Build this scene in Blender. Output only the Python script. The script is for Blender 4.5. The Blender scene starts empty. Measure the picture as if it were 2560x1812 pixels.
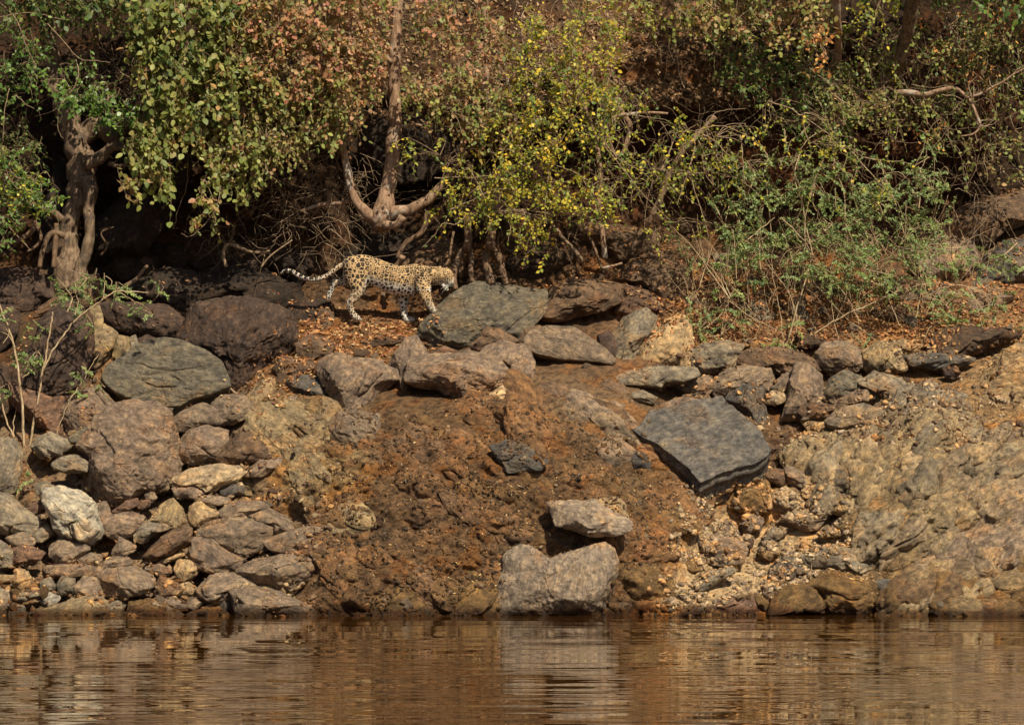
import bpy, math, random
import numpy as np
from mathutils import Vector, Matrix, Quaternion

random.seed(7); RNG = np.random.default_rng(7)
SC = bpy.context.scene
COL = SC.collection

# ------------------------------------------------------------------ camera, light
CAM_D, CAM_H, FPX, HORIZ = 40.0, 1.7, 8889.0, 1157.0
cam = bpy.data.cameras.new('camera'); camo = bpy.data.objects.new('camera', cam); COL.objects.link(camo)
camo.location = (0, -CAM_D, CAM_H); camo.rotation_euler = (math.pi/2, 0, 0)
cam.sensor_width = 36; cam.lens = FPX/2560*36; cam.shift_y = (HORIZ-906)/2560
cam.clip_start = .5; cam.clip_end = 2000
SC.camera = camo

SUN_EL, SUN_AZ = math.radians(50), math.radians(28)      # azimuth: to the right of straight behind the camera
world = bpy.data.worlds.new('World'); SC.world = world; world.use_nodes = True
wn = world.node_tree.nodes; wl = world.node_tree.links
sky = wn.new('ShaderNodeTexSky'); sky.sky_type = 'NISHITA'; sky.sun_disc = False
sky.sun_elevation = SUN_EL; sky.sun_rotation = math.pi - SUN_AZ; sky.dust_density = 3.0
wn['Background'].inputs['Strength'].default_value = 0.05
wl.new(sky.outputs[0], wn['Background'].inputs[0])
sund = bpy.data.lights.new('sun', 'SUN'); sund.energy = 5.0; sund.angle = math.radians(.6); sund.color = (1, .875, .66)
suno = bpy.data.objects.new('sun', sund); COL.objects.link(suno)
SUNV = Vector((math.sin(SUN_AZ)*math.cos(SUN_EL), -math.cos(SUN_AZ)*math.cos(SUN_EL), math.sin(SUN_EL)))
suno.rotation_euler = SUNV.to_track_quat('Z', 'Y').to_euler()
SC.view_settings.view_transform = 'Standard'; SC.view_settings.look = 'None'
SC.view_settings.exposure = 0.28; SC.view_settings.gamma = 1; SC.view_settings.use_curve_mapping = False
SC.cycles.max_bounces = 6; SC.cycles.transparent_max_bounces = 4; SC.cycles.use_denoising = True

# ------------------------------------------------------------------ image pixels to world coordinates
CROPS = {'A': (0, 600, .3747), 'B': (0, 1050, .3747), 'C': (850, 780, .3747), 'D': (1500, 600, .4619), 'E': (1500, 1050, .4619),
         'F': (700, 1200, .4357), 'W': (0, 0, 1.1159), 'N': (1280, 540, .2614), 'L': (660, 600, .2266), 'T': (0, 0, .3941),
         'U': (850, 0, .3941), 'V': (1700, 0, .3941), 'S': (1560, 960, .197), 'G': (1980, 980, .3571), 'M': (820, 380, .2266), '0': (0, 0, 1.)}

def pts(s):
    """'A 10,20 30,40' -> full-image pixel coordinates from pixels of crop A."""
    k, rest = s.split(' ', 1); ox, oy, sc = CROPS[k]
    return np.array([[ox+float(a.split(',')[0])*sc, oy+float(a.split(',')[1])*sc] for a in rest.split()])

def PX(px, py, Y):
    d = (np.asarray(Y, float)+CAM_D)/FPX
    return (np.asarray(px, float)-1280)*d, CAM_H+(HORIZ-np.asarray(py, float))*d
def P(px, py, Y):
    x, z = PX(px, py, Y); return Vector((float(x), float(Y), float(z)))

_cols = np.array([-800, 0, 640, 1000, 1280, 1920, 2560, 3360.])
_rows = [(1700, [-1.4]*8), (1600, [-.6]*8), (1535, [0]*8), (1480, [.2, .2, .2, .1, .1, .25, .15, .2]),
 (1400, [.5, .5, .55, .3, .3, .75, .35, .4]), (1250, [1., 1., 1.1, .75, .7, 1.4, .8, .9]), (1100, [1.6, 1.6, 1.7, 1.35, 1.2, 2.0, 1.4, 1.5]),
 (1000, [2.1, 2.1, 2.1, 1.9, 1.8, 2.4, 1.9, 2.]), (900, [2.6, 2.6, 2.7, 2.7, 2.6, 2.9, 2.7, 2.7]), (850, [2.9, 2.9, 3.1, 3.1, 3.1, 3.25, 3.2, 3.2]),
 (805, [3.2, 3.2, 3.5, 3.6, 3.7, 3.8, 3.8, 3.8]), (770, [3.7, 3.7, 4.1, 4.25, 4.0, 4.1, 4.2, 4.2]), (700, [4.2, 4.3, 4.6, 4.7, 4.4, 4.7, 4.8, 4.8]),
 (600, [4.7, 4.8, 5.0, 5.0, 4.8, 5.3, 5.4, 5.4]), (500, [5., 5., 5.3, 5.4, 5.2, 5.7, 5.7, 5.7]), (400, [5., 5., 5.3, 5.4, 5.4, 5.8, 5.8, 5.8]),
 (330, [4.9, 4.9, 5.1, 5.2, 5.1, 5.6, 5.8, 5.8]), (260, [5., 5., 5.2, 5.1, 4.8, 5.4, 5.8, 5.8]), (150, [5.6, 5.6, 5.7, 5.5, 5.3, 5.6, 6., 6.]),
 (0, [6.4, 6.4, 6.5, 6.3, 6.2, 6.4, 6.6, 6.6]), (-300, [7.6]*8), (-900, [9.5]*8)]
_rows = _rows[::-1]
_ry = np.array([r[0] for r in _rows], float); _rv = np.array([r[1] for r in _rows], float)
def terr0(px, py):
    px = np.atleast_1d(np.asarray(px, float)); py = np.atleast_1d(np.asarray(py, float))
    px, py = np.broadcast_arrays(px, py)
    fi = np.clip(np.interp(px, _cols, np.arange(len(_cols))), 0, len(_cols)-1.0001); i = fi.astype(int); fx = fi-i; fx = fx*fx*(3-2*fx)
    fj = np.clip(np.interp(py, _ry, np.arange(len(_ry))), 0, len(_ry)-1.0001); j = fj.astype(int); fy = fj-j
    v = (_rv[j, i]*(1-fx)+_rv[j, i+1]*fx)*(1-fy)+(_rv[j+1, i]*(1-fx)+_rv[j+1, i+1]*fx)*fy
    g = lambda cx, cy, sx, sy: np.exp(-((px-cx)/sx)**2-((py-cy)/sy)**2)
    v = v-.35*g(1250, 1200, 420, 230)-.25*g(1050, 1450, 250, 90)-.25*g(1560, 1330, 160, 130)     # the brown earth mound
    v = v+.18*g(1900, 1330, 180, 120)                                                             # gravel gully beside it
    return v

# ------------------------------------------------------------------ noise
def _hash(ix, iy, iz, s):
    h = (ix.astype(np.int64)*374761393+iy.astype(np.int64)*668265263+iz.astype(np.int64)*2147483647+s*1274126177) & 0xffffffff
    h = ((h ^ (h >> 13))*1274126177) & 0xffffffff
    return (h ^ (h >> 16)) & 0xffffffff
def vnoise(p, s=0):
    """Smooth noise in -1..1 at points p (n,3)."""
    i = np.floor(p).astype(np.int64); f = p-i; u = f*f*f*(f*(f*6-15)+10)
    out = 0
    for dx in (0, 1):
        for dy in (0, 1):
            for dz in (0, 1):
                h = _hash(i[:, 0]+dx, i[:, 1]+dy, i[:, 2]+dz, s)
                gx = ((h & 255)/127.5-1); gy = (((h >> 8) & 255)/127.5-1); gz = (((h >> 16) & 255)/127.5-1)
                d = gx*(f[:, 0]-dx)+gy*(f[:, 1]-dy)+gz*(f[:, 2]-dz)
                w = (u[:, 0] if dx else 1-u[:, 0])*(u[:, 1] if dy else 1-u[:, 1])*(u[:, 2] if dz else 1-u[:, 2])
                out = out+w*d
    return np.clip(out*1.3, -1, 1)
def fbm(p, o=4, s=0, g=.5):
    a, t, out = 1., 0., 0
    for k in range(o):
        out = out+a*vnoise(p, s+k*17); t += a; a *= g; p = p*2.03+7.1
    return out/t*1.4
def ridged(p, o=4, s=0):
    a, t, out = 1., 0., 0
    for k in range(o):
        out = out+a*(1-2*np.abs(vnoise(p, s+k*17))); t += a; a *= .5; p = p*2.03+3.7
    return out/t

# ------------------------------------------------------------------ mesh helpers
def mesh_np(name, v, faces, mat=None, smooth=True):
    """faces: (m,k) array or a list of arrays."""
    me = bpy.data.meshes.new(name)
    fl = faces if isinstance(faces, list) else [faces]
    v = np.asarray(v, np.float32)
    me.vertices.add(len(v)); me.vertices.foreach_set('co', v.ravel())
    loops = np.concatenate([f.ravel() for f in fl]).astype(np.int32)
    sizes = np.concatenate([np.full(len(f), f.shape[1]) for f in fl])
    me.loops.add(len(loops)); me.loops.foreach_set('vertex_index', loops)
    me.polygons.add(len(sizes))
    st = np.concatenate([[0], np.cumsum(sizes)[:-1]]).astype(np.int32)
    me.polygons.foreach_set('loop_start', st); me.polygons.foreach_set('loop_total', sizes.astype(np.int32))
    if smooth: me.polygons.foreach_set('use_smooth', np.ones(len(sizes), bool))
    if mat: me.materials.append(mat)
    me.update(calc_edges=True)
    return me
def set_attr(me, name, vals):
    vals = np.asarray(vals, np.float32)
    if vals.ndim == 1:
        a = me.attributes.new(name, 'FLOAT', 'POINT'); a.data.foreach_set('value', vals)
    else:
        a = me.attributes.new(name, 'FLOAT_COLOR', 'POINT')
        if vals.shape[1] == 3: vals = np.concatenate([vals, np.ones((len(vals), 1), np.float32)], 1)
        a.data.foreach_set('color', vals.ravel())
def obj(name, me, parent=None, label=None, cat=None, group=None, kind=None, loc=None):
    o = bpy.data.objects.new(name, me); COL.objects.link(o)
    if parent is not None: o.parent = parent
    if label: o['label'] = label
    if cat: o['category'] = cat
    if group: o['group'] = group
    if kind: o['kind'] = kind
    if loc is not None: o.location = loc
    return o

# ------------------------------------------------------------------ node helpers
class NT:
    def __init__(s, name):
        s.m = bpy.data.materials.new(name); s.m.use_nodes = True
        s.t = s.m.node_tree; s.t.nodes.clear()
    def n(s, typ, ins=None, **kw):
        nd = s.t.nodes.new('ShaderNode'+typ)
        for k, v in kw.items(): setattr(nd, k, v)
        for k, v in (ins or {}).items():
            sk = nd.inputs[k]
            if hasattr(v, 'links') or isinstance(v, bpy.types.NodeSocket): s.t.links.new(v, sk)
            else: sk.default_value = v
        return nd
    def math(s, op, a, b=0., c=0., clamp=False):
        nd = s.n('Math', {0: a, 1: b, 2: c}, operation=op); nd.use_clamp = clamp; return nd.outputs[0]
    def vmath(s, op, a, b=(0, 0, 0)):
        return s.n('VectorMath', {0: a, 1: b}, operation=op).outputs[0]
    def map(s, v, a, b, c=0., d=1.):
        return s.n('MapRange', {0: v, 1: a, 2: b, 3: c, 4: d}, interpolation_type='SMOOTHSTEP').outputs[0]
    def noise(s, vec, scale, detail=4, rough=.55, dist=0.):
        return s.n('TexNoise', {'Vector': vec, 'Scale': scale, 'Detail': detail, 'Roughness': rough, 'Distortion': dist})
    def mix(s, f, a, b, blend='MIX'):
        nd = s.n('Mix', data_type='RGBA', blend_type=blend)
        for k, v in ((0, f), (6, a), (7, b)):
            sk = nd.inputs[k]
            if isinstance(v, bpy.types.NodeSocket): s.t.links.new(v, sk)
            elif k == 0: sk.default_value = v
            else: sk.default_value = tuple(v)+((1,) if len(v) == 3 else ())
        return nd.outputs[2]
    def scale(s, vec, xyz):
        return s.n('VectorMath', {0: vec, 1: xyz}, operation='MULTIPLY').outputs[0]
    def out(s, bsdf, disp=None):
        o = s.n('OutputMaterial'); s.t.links.new(bsdf, o.inputs[0]); return s.m
# ------------------------------------------------------------------ materials
def make_rock_mat(name, per_object=True, rough=.82):
    n = NT(name)
    tc = n.n('TexCoord').outputs['Object']
    oi = n.n('ObjectInfo')
    off = n.math('MULTIPLY', oi.outputs['Random'], 60.)
    p = n.n('VectorMath', {0: tc, 1: off}, operation='ADD').outputs[0]
    base = oi.outputs['Color']
    warp = n.noise(p, 3.0, 3).outputs['Color']
    pw = n.n('VectorMath', {0: p, 1: n.n('VectorMath', {0: warp, 1: (.16, .16, .16)}, operation='MULTIPLY').outputs[0]}, operation='ADD').outputs[0]
    st = n.noise(n.scale(pw, (3., 5., 15.)), 2.6, 8, .74).outputs['Fac']        # fine foliation lines
    st2 = n.noise(n.scale(pw, (1.2, 3., 7.)), 2.2, 5, .6).outputs['Fac']
    big = n.noise(p, 2.6, 5, .6).outputs['Fac']
    mid = n.noise(p, 13., 7, .74).outputs['Fac']
    fine = n.noise(p, 62., 4, .8).outputs['Fac']
    dark = n.mix(.0, base, base)
    c = n.mix(n.map(st, .34, .66), n.mix(1., base, (.66, .65, .66), 'MULTIPLY'), n.mix(1., base, (1.26, 1.23, 1.18), 'MULTIPLY'))
    c = n.mix(n.map(st2, .35, .68), n.mix(1., c, (.84, .83, .84), 'MULTIPLY'), n.mix(1., c, (1.12, 1.08, 1.02), 'MULTIPLY'))
    c = n.mix(n.math('MULTIPLY', n.map(big, .52, .66), .55), c, n.mix(1., c, (1.35, 1.02, .72), 'MULTIPLY'))     # iron stain
    c = n.mix(n.math('MULTIPLY', n.map(big, .47, .36), .5), c, n.mix(1., c, (.55, .57, .62), 'MULTIPLY'))        # dark varnish
    blot = n.noise(n.scale(p, (1.2, 1.2, 1.6)), 5.5, 6, .72, .6).outputs['Fac']
    c = n.mix(n.map(blot, .50, .57, 0., .6), c, n.mix(1., c, (1.55, 1.42, 1.18), 'MULTIPLY'))
    c = n.mix(n.map(blot, .45, .38, 0., .6), c, n.mix(1., c, (.5, .48, .48), 'MULTIPLY'))
    pale = n.math('MULTIPLY', n.map(mid, .60, .70), n.map(n.noise(p, 5., 3).outputs['Fac'], .48, .60))
    c = n.mix(n.math('MULTIPLY', pale, .55), c, (.46, .36, .26))
    c = n.mix(n.map(mid, .42, .58), n.mix(1., c, (.72, .71, .71), 'MULTIPLY'), n.mix(1., c, (1.2, 1.19, 1.16), 'MULTIPLY'))
    c = n.mix(n.map(fine, .56, .70, 0., .6), c, n.mix(1., c, (.35, .33, .32), 'MULTIPLY'))
    c = n.mix(n.map(fine, .38, .28, 0., .35), c, n.mix(1., c, (1.7, 1.6, 1.45), 'MULTIPLY'))
    crk = n.n('TexVoronoi', {'Vector': n.scale(pw, (2.2, 2.2, 5.)), 'Scale': 1.0}, feature='DISTANCE_TO_EDGE').outputs['Distance']
    c = n.mix(n.math('MULTIPLY', n.map(crk, .012, 0.), n.map(big, .50, .60, 0., .8)), c, n.mix(1., c, (.3, .27, .25), 'MULTIPLY'))
    z = n.n('SeparateXYZ', {0: n.n('NewGeometry').outputs['Position']}).outputs[2]
    wet = n.map(n.math('ADD', z, n.math('MULTIPLY', big, -.12)), .07, -.03)
    c = n.mix(wet, c, n.mix(1., c, (.30, .22, .15), 'MULTIPLY'))
    crack = n.n('TexVoronoi', {'Vector': n.scale(pw, (2.2, 2.2, 5.)), 'Scale': 1.0}, feature='DISTANCE_TO_EDGE').outputs['Distance']
    ck = n.map(crack, 0., .035)
    h = n.math('ADD', n.math('MULTIPLY', st, .55), n.math('MULTIPLY', mid, 1.0))
    h = n.math('ADD', h, n.math('MULTIPLY', fine, .75)); h = n.math('ADD', h, n.math('MULTIPLY', ck, n.map(big, .48, .6, 0., .45)))
    b = n.n('Bump', {'Height': h, 'Strength': 1., 'Distance': .030})
    r = n.math('SUBTRACT', rough, n.math('MULTIPLY', wet, .45))
    bs = n.n('BsdfPrincipled', {'Base Color': c, 'Roughness': r, 'Normal': b.outputs[0], 'Specular IOR Level': .35})
    return n.out(bs.outputs[0])

def make_ground_mat():
    n = NT('bank_soil')
    p = n.n('TexCoord').outputs['Object']
    base = n.n('Attribute', attribute_name='tint').outputs['Color']
    rot = n.n('Mapping', {0: p, 2: (0, math.radians(28), 0)}).outputs[0]
    warp = n.noise(p, 2.2, 3).outputs['Color']
    pw = n.n('VectorMath', {0: rot, 1: n.n('VectorMath', {0: warp, 1: (.3, .3, .3)}, operation='MULTIPLY').outputs[0]}, operation='ADD').outputs[0]
    st = n.noise(n.scale(pw, (3., 3., 8.)), 3., 6, .72).outputs['Fac']
    big = n.noise(p, 2.0, 6, .65).outputs['Fac']; mid = n.noise(p, 14., 5, .7).outputs['Fac']; fine = n.noise(p, 70., 3, .7).outputs['Fac']
    c = n.mix(n.map(st, .38, .62), n.mix(1., base, (.5, .48, .5), 'MULTIPLY'), n.mix(1., base, (1.4, 1.3, 1.15), 'MULTIPLY'))
    c = n.mix(n.map(big, .50, .60, 0., .75), c, n.mix(1., c, (1.4, 1.0, .6), 'MULTIPLY'))
    c = n.mix(n.map(big, .46, .36, 0., .55), c, n.mix(1., c, (.7, .8, .95), 'MULTIPLY'))
    c = n.mix(n.map(mid, .60, .70, 0., .4), c, n.mix(.5, c, (.45, .32, .19)))
    c = n.mix(n.map(fine, .58, .70, 0., .65), c, n.mix(1., c, (.3, .27, .25), 'MULTIPLY'))
    z = n.n('SeparateXYZ', {0: n.n('NewGeometry').outputs['Position']}).outputs[2]
    wet = n.map(n.math('ADD', z, n.math('MULTIPLY', big, -.15)), .08, -.03)
    c = n.mix(wet, c, n.mix(1., c, (.35, .25, .16), 'MULTIPLY'))
    h = n.math('ADD', n.math('MULTIPLY', st, .8), n.math('ADD', mid, n.math('MULTIPLY', fine, .8)))
    b = n.n('Bump', {'Height': h, 'Strength': 1., 'Distance': .045})
    bs = n.n('BsdfPrincipled', {'Base Color': c, 'Roughness': .92, 'Normal': b.outputs[0], 'Specular IOR Level': .2})
    return n.out(bs.outputs[0])

def make_leaf_mat(name, gloss=.45, transl=.3):
    n = NT(name)
    c = n.n('Attribute', attribute_name='tint').outputs['Color']
    p = n.n('NewGeometry').outputs['Position']
    f = n.noise(p, 45., 3).outputs['Fac']
    c = n.mix(n.map(f, .40, .66), c, n.mix(1., c, (1.35, 1.1, .75), 'MULTIPLY'))
    c = n.mix(n.map(n.noise(p, 120., 2).outputs['Fac'], .60, .72, 0., .6), c, n.mix(1., c, (.6, .42, .3), 'MULTIPLY'))
    a = n.n('BsdfPrincipled', {'Base Color': c, 'Roughness': gloss, 'Specular IOR Level': .4})
    t = n.n('BsdfTranslucent', {'Color': n.mix(1., c, (1.25, 1.15, .6), 'MULTIPLY')})
    mx = n.n('MixShader', {0: transl}); n.t.links.new(a.outputs[0], mx.inputs[1]); n.t.links.new(t.outputs[0], mx.inputs[2])
    return n.out(mx.outputs[0])

def make_bark_mat(name, c1, c2, c3=(.36, .32, .27), sc=1.):
    n = NT(name)
    p = n.n('TexCoord').outputs['Object']
    q = n.scale(p, (1, 1, .3))
    a = n.noise(q, 26*sc, 6, .7).outputs['Fac']; b_ = n.noise(p, 5.*sc, 4, .6).outputs['Fac']; f = n.noise(p, 80., 3).outputs['Fac']
    c = n.mix(n.map(a, .38, .64), c1, c2)
    c = n.mix(n.map(b_, .54, .66, 0., .75), c, c3)
    c = n.mix(n.map(f, .6, .72, 0., .6), c, (.03, .02, .015))
    bmp = n.n('Bump', {'Height': n.math('ADD', a, n.math('MULTIPLY', f, .3)), 'Strength': .8, 'Distance': .02})
    return n.out(n.n('BsdfPrincipled', {'Base Color': c, 'Roughness': .8, 'Normal': bmp.outputs[0], 'Specular IOR Level': .25}).outputs[0])

def make_water_mat():
    n = NT('river_water')
    p = n.n('TexCoord').outputs['Object']
    w = n.noise(n.scale(p, (.12, .3, 1)), 1.0, 2).outputs['Fac']
    a = n.noise(n.scale(p, (.42, 2.0, 1)), 1.0, 1.5, .45, .3).outputs['Fac']
    b_ = n.noise(n.scale(p, (1.3, 6., 1)), 1.0, 1, .4, .1).outputs['Fac']
    amp = n.map(w, .38, .62, .25, 1.7)
    h = n.math('MULTIPLY', n.math('ADD', a, n.math('MULTIPLY', b_, .09)), amp)
    b = n.n('Bump', {'Height': h, 'Strength': 1., 'Distance': .011})
    bs = n.n('BsdfPrincipled', {'Base Color': (.045, .018, .002, 1), 'Roughness': .0, 'IOR': 1.33, 'Normal': b.outputs[0], 'Specular IOR Level': .5})
    return n.out(bs.outputs[0])

def make_fur_mat():
    n = NT('leopard_coat')
    p = n.n('TexCoord').outputs['Object']
    q = n.scale(p, (1, .35, 1))
    wob = n.noise(p, 22., 2).outputs['Color']
    q = n.n('VectorMath', {0: q, 1: n.n('VectorMath', {0: wob, 1: (.012, .004, .012)}, operation='MULTIPLY').outputs[0]}, operation='ADD').outputs[0]
    at = lambda k: n.n('Attribute', attribute_name=k).outputs['Fac']
    belly, small, tiny, ros, plain, dark = at('belly'), at('small'), at('tiny'), at('rosette'), at('plain'), at('dark')
    def spots(scale, t0, t1):
        e = n.n('TexVoronoi', {'Vector': q, 'Scale': scale, 'Randomness': .72}, feature='DISTANCE_TO_EDGE').outputs['Distance']
        return n.map(e, t0, t1)
    s1 = spots(20., .05, .10); s2 = spots(31., .07, .14); s3 = spots(44., .10, .18)
    f1 = n.n('TexVoronoi', {'Vector': q, 'Scale': 20., 'Randomness': .72}, feature='F1').outputs['Distance']
    centre = n.math('MULTIPLY', n.map(f1, .38, .28), ros)
    s1 = n.math('MULTIPLY', s1, n.math('SUBTRACT', 1., n.math('MULTIPLY', centre, .85)))
    sb = spots(22., .12, .20)
    s1 = n.n('Mix', {0: belly, 2: s1, 3: sb}).outputs[0]
    s = n.n('Mix', {0: small, 2: s1, 3: s2}).outputs[0]
    s = n.n('Mix', {0: tiny, 2: s, 3: s3}).outputs[0]
    s = n.math('MULTIPLY', s, n.math('SUBTRACT', 1., plain))
    tan = n.mix(n.noise(p, 7., 3).outputs['Fac'], (.58, .40, .21), (.50, .33, .165))
    c = n.mix(belly, tan, (.74, .70, .63))
    c = n.mix(centre, c, n.mix(.5, c, (.30, .16, .06)))
    c = n.mix(n.math('MULTIPLY', s, .97), c, (.012, .010, .009))
    c = n.mix(dark, c, (.012, .010, .009))
    fur = n.noise(n.scale(p, (90, 90, 220)), 1., 3).outputs['Fac']
    c = n.mix(n.map(fur, .35, .65, 0., .25), c, n.mix(1., c, (.6, .55, .5), 'MULTIPLY'))
    b = n.n('Bump', {'Height': fur, 'Strength': .5, 'Distance': .006})
    return n.out(n.n('BsdfPrincipled', {'Base Color': c, 'Roughness': .75, 'Normal': b.outputs[0], 'Specular IOR Level': .2, 'Sheen Weight': .15}).outputs[0])

def plain_mat(name, c, r=.6):
    n = NT(name); return n.out(n.n('BsdfPrincipled', {'Base Color': tuple(c)+(1,), 'Roughness': r}).outputs[0])

M_ROCK = make_rock_mat('schist'); M_GROUND = make_ground_mat()
M_LEAF = make_leaf_mat('leaf', .5, .38); M_LEAFG = make_leaf_mat('glossy_leaf', .40, .25); M_LITTER = make_leaf_mat('dry_leaf', .7, .15)
M_BARK = make_bark_mat('pale_bark', (.20, .12, .075), (.36, .24, .16), (.42, .37, .31))
M_BARKD = make_bark_mat('dark_bark', (.10, .066, .043), (.27, .19, .125), (.06, .05, .042))
M_TWIG = make_bark_mat('twig_bark', (.20, .135, .085), (.38, .27, .17), (.46, .36, .25), 2.)
M_ROOT = make_bark_mat('root_bark', (.11, .065, .04), (.22, .14, .085), (.16, .13, .10), 1.5)
M_STRAW = make_bark_mat('straw_bark', (.30, .21, .12), (.52, .39, .24), (.60, .48, .32), 2.)
M_WATER = make_water_mat(); M_FUR = make_fur_mat()
# ------------------------------------------------------------------ ground, water
def poly_soft(px, py, poly, soft):
    """1 inside the polygon, fading over soft."""
    n = len(poly); inside = np.zeros(px.shape, bool); dmin = np.full(px.shape, 1e9)
    for i in range(n):
        x1, y1 = poly[i]; x2, y2 = poly[(i+1) % n]
        c = ((y1 > py) != (y2 > py)) & (px < (x2-x1)*(py-y1)/((y2-y1) or 1e-9)+x1); inside ^= c
        dx, dy = x2-x1, y2-y1; t = np.clip(((px-x1)*dx+(py-y1)*dy)/(dx*dx+dy*dy+1e-9), 0, 1)
        dmin = np.minimum(dmin, np.hypot(px-x1-t*dx, py-y1-t*dy))
    return np.where(inside, .5+np.minimum(dmin, soft)/soft/2, .5-np.minimum(dmin, soft)/soft/2)
def grid_axis(lo, hi, step, pad_lo, pad_hi):
    a = list(np.arange(lo, hi+.1, step)); s = step
    while a[0] > pad_lo: s *= 1.35; a.insert(0, a[0]-s)
    s = step
    while a[-1] < pad_hi: s *= 1.35; a.append(a[-1]+s)
    return np.array(a)
gx = grid_axis(-60, 2620, 4.6, -3500, 6000); gy = grid_axis(-20, 1560, 4.6, -1400, 1900)
GX, GY = np.meshgrid(gx, gy); gpx, gpy = GX.ravel(), GY.ravel()
def ground_Y(px, py):
    px = np.atleast_1d(np.asarray(px, float)); py = np.atleast_1d(np.asarray(py, float)); px, py = np.broadcast_arrays(px, py)
    Y = terr0(px, py); x, z = PX(px, py, Y); q = np.stack([x, Y, z], 1)
    ca, sa = math.cos(math.radians(-30)), math.sin(math.radians(-30))
    r = np.stack([x*ca+z*sa, Y, -x*sa+z*ca], 1)
    d = .20*fbm(q*1.3, 3, 3)+.10*ridged(r*np.array([2., 2., 3.6]), 4, 9)+.035*fbm(r*np.array([6., 6., 12.]), 4, 21)+.03*ridged(q*12., 3, 40)
    lip = np.clip((py-235)/30, 0, 1)*np.clip((330-py)/60, 0, 1)
    d = d*(1+.5*lip)
    md = poly_soft(px, py, pts('0 760,980 1500,900 1750,1150 1720,1420 1600,1600 700,1600 760,1300'), 80.)
    d = d+md*(.10*fbm(r*np.array([1.8, 1.8, 3.2])+3., 4, 61)+.035*ridged(r*np.array([3.4, 3.4, 8.]), 4, 62)-.02*ridged(q*12., 3, 40))
    calm = np.exp(-((px-960)/130)**2-((py-808)/16)**2)
    # the bed lies deeper where boulders are heaped on it
    rec = np.clip(poly_soft(px, py, pts('0 -900,620 620,640 900,880 640,960 600,1060 600,1180 760,1300 720,1500 500,1540 -900,1540'), 60.)*1.0, 0, 1)
    rec = np.maximum(rec, poly_soft(px, py, pts('0 1620,860 2600,840 2600,900 2350,960 2250,1000 2000,1060 1900,1020 1650,980'), 50.))
    rec = np.maximum(rec, poly_soft(px, py, pts('0 820,900 1040,800 1400,760 1620,800 1640,900 1400,910 1320,960 1000,990 850,1010'), 40.))
    return Y-d*(1-.9*calm)+.34*rec
def ground_fast(px, py):
    fi = min(max(float(np.interp(px, gx, np.arange(len(gx)))), 0), len(gx)-1.001); fj = min(max(float(np.interp(py, gy, np.arange(len(gy)))), 0), len(gy)-1.001)
    i, j = int(fi), int(fj); a, b = fi-i, fj-j; G = gYgrid
    return (G[j, i]*(1-a)+G[j, i+1]*a)*(1-b)+(G[j+1, i]*(1-a)+G[j+1, i+1]*a)*b
gY = ground_Y(gpx, gpy); gYgrid = gY.reshape(len(gy), len(gx))
gX, gZ = PX(gpx, gpy, gY)
# tint by place: mud mound, gravel, soil, red earth, painted recess shade
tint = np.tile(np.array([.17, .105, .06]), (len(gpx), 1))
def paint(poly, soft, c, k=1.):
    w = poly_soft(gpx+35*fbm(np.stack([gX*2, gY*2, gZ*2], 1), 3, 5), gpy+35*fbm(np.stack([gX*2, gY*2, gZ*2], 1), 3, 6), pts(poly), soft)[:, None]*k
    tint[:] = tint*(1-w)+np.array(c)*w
paint('0 -900,-400 3400,-400 3400,560 2100,560 1750,480 1500,500 1100,640 700,640 400,680 -900,680', 60, (.05, .030, .019))  # upper bank soil, darkened to stand in for recess shade
paint('0 1350,20 1750,20 1800,230 1650,270 1400,240', 70, (.21, .115, .06))
paint('0 880,60 1350,60 1350,260 1000,260', 80, (.10, .058, .035))
paint('0 1380,300 1900,300 2350,160 2500,60 2700,100 2450,380 2300,560 1900,560 1600,560 1480,620 1380,600', 60, (.075, .032, .017))  # red earth at right, its colour lowered to paint in recess shade
paint('0 1820,360 2050,360 2060,470 1900,480', 40, (.24, .10, .045))
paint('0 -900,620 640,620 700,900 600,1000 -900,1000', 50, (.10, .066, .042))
paint('0 700,780 1100,790 1080,900 850,960 640,1000 620,900', 40, (.22, .13, .066))
paint('0 1500,690 2700,620 2700,900 2300,900 1900,880 1550,900', 50, (.30, .165, .085))
paint('0 2150,820 2700,780 2700,1250 2450,1200 2350,980 2200,960', 50, (.36, .235, .12))
paint('0 -900,1000 700,960 850,1180 760,1380 700,1560 -900,1560', 50, (.27, .19, .12))
paint('0 820,1000 1100,960 1500,930 1700,1050 1770,1200 1740,1400 1600,1560 800,1560 780,1400 880,1180', 40, (.165, .102, .056))
paint('0 1250,930 1620,960 1600,1100 1400,1060', 50, (.24, .165, .10))
paint('0 1560,1180 1700,1140 1760,1250 1740,1400 1620,1440 1560,1300', 40, (.18, .12, .065))
paint('0 1740,1290 1850,1230 2080,1250 2180,1360 2000,1530 1650,1545 1680,1420', 35, (.56, .42, .25))
paint('0 600,1120 700,1000 900,1010 930,1150 860,1290 720,1260', 40, (.32, .22, .11))
paint('0 2000,1180 2250,980 2600,1150 2700,1560 2200,1560 2150,1380', 40, (.29, .21, .115))
nx, ny = len(gx), len(gy)
ii, jj = np.meshgrid(np.arange(nx-1), np.arange(ny-1)); a0 = (jj*nx+ii).ravel()
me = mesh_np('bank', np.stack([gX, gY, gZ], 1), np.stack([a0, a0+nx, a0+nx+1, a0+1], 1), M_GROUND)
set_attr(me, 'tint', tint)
obj('river_bank', me, label='steep earth and bedrock river bank rising from the water', kind='structure')
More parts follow.
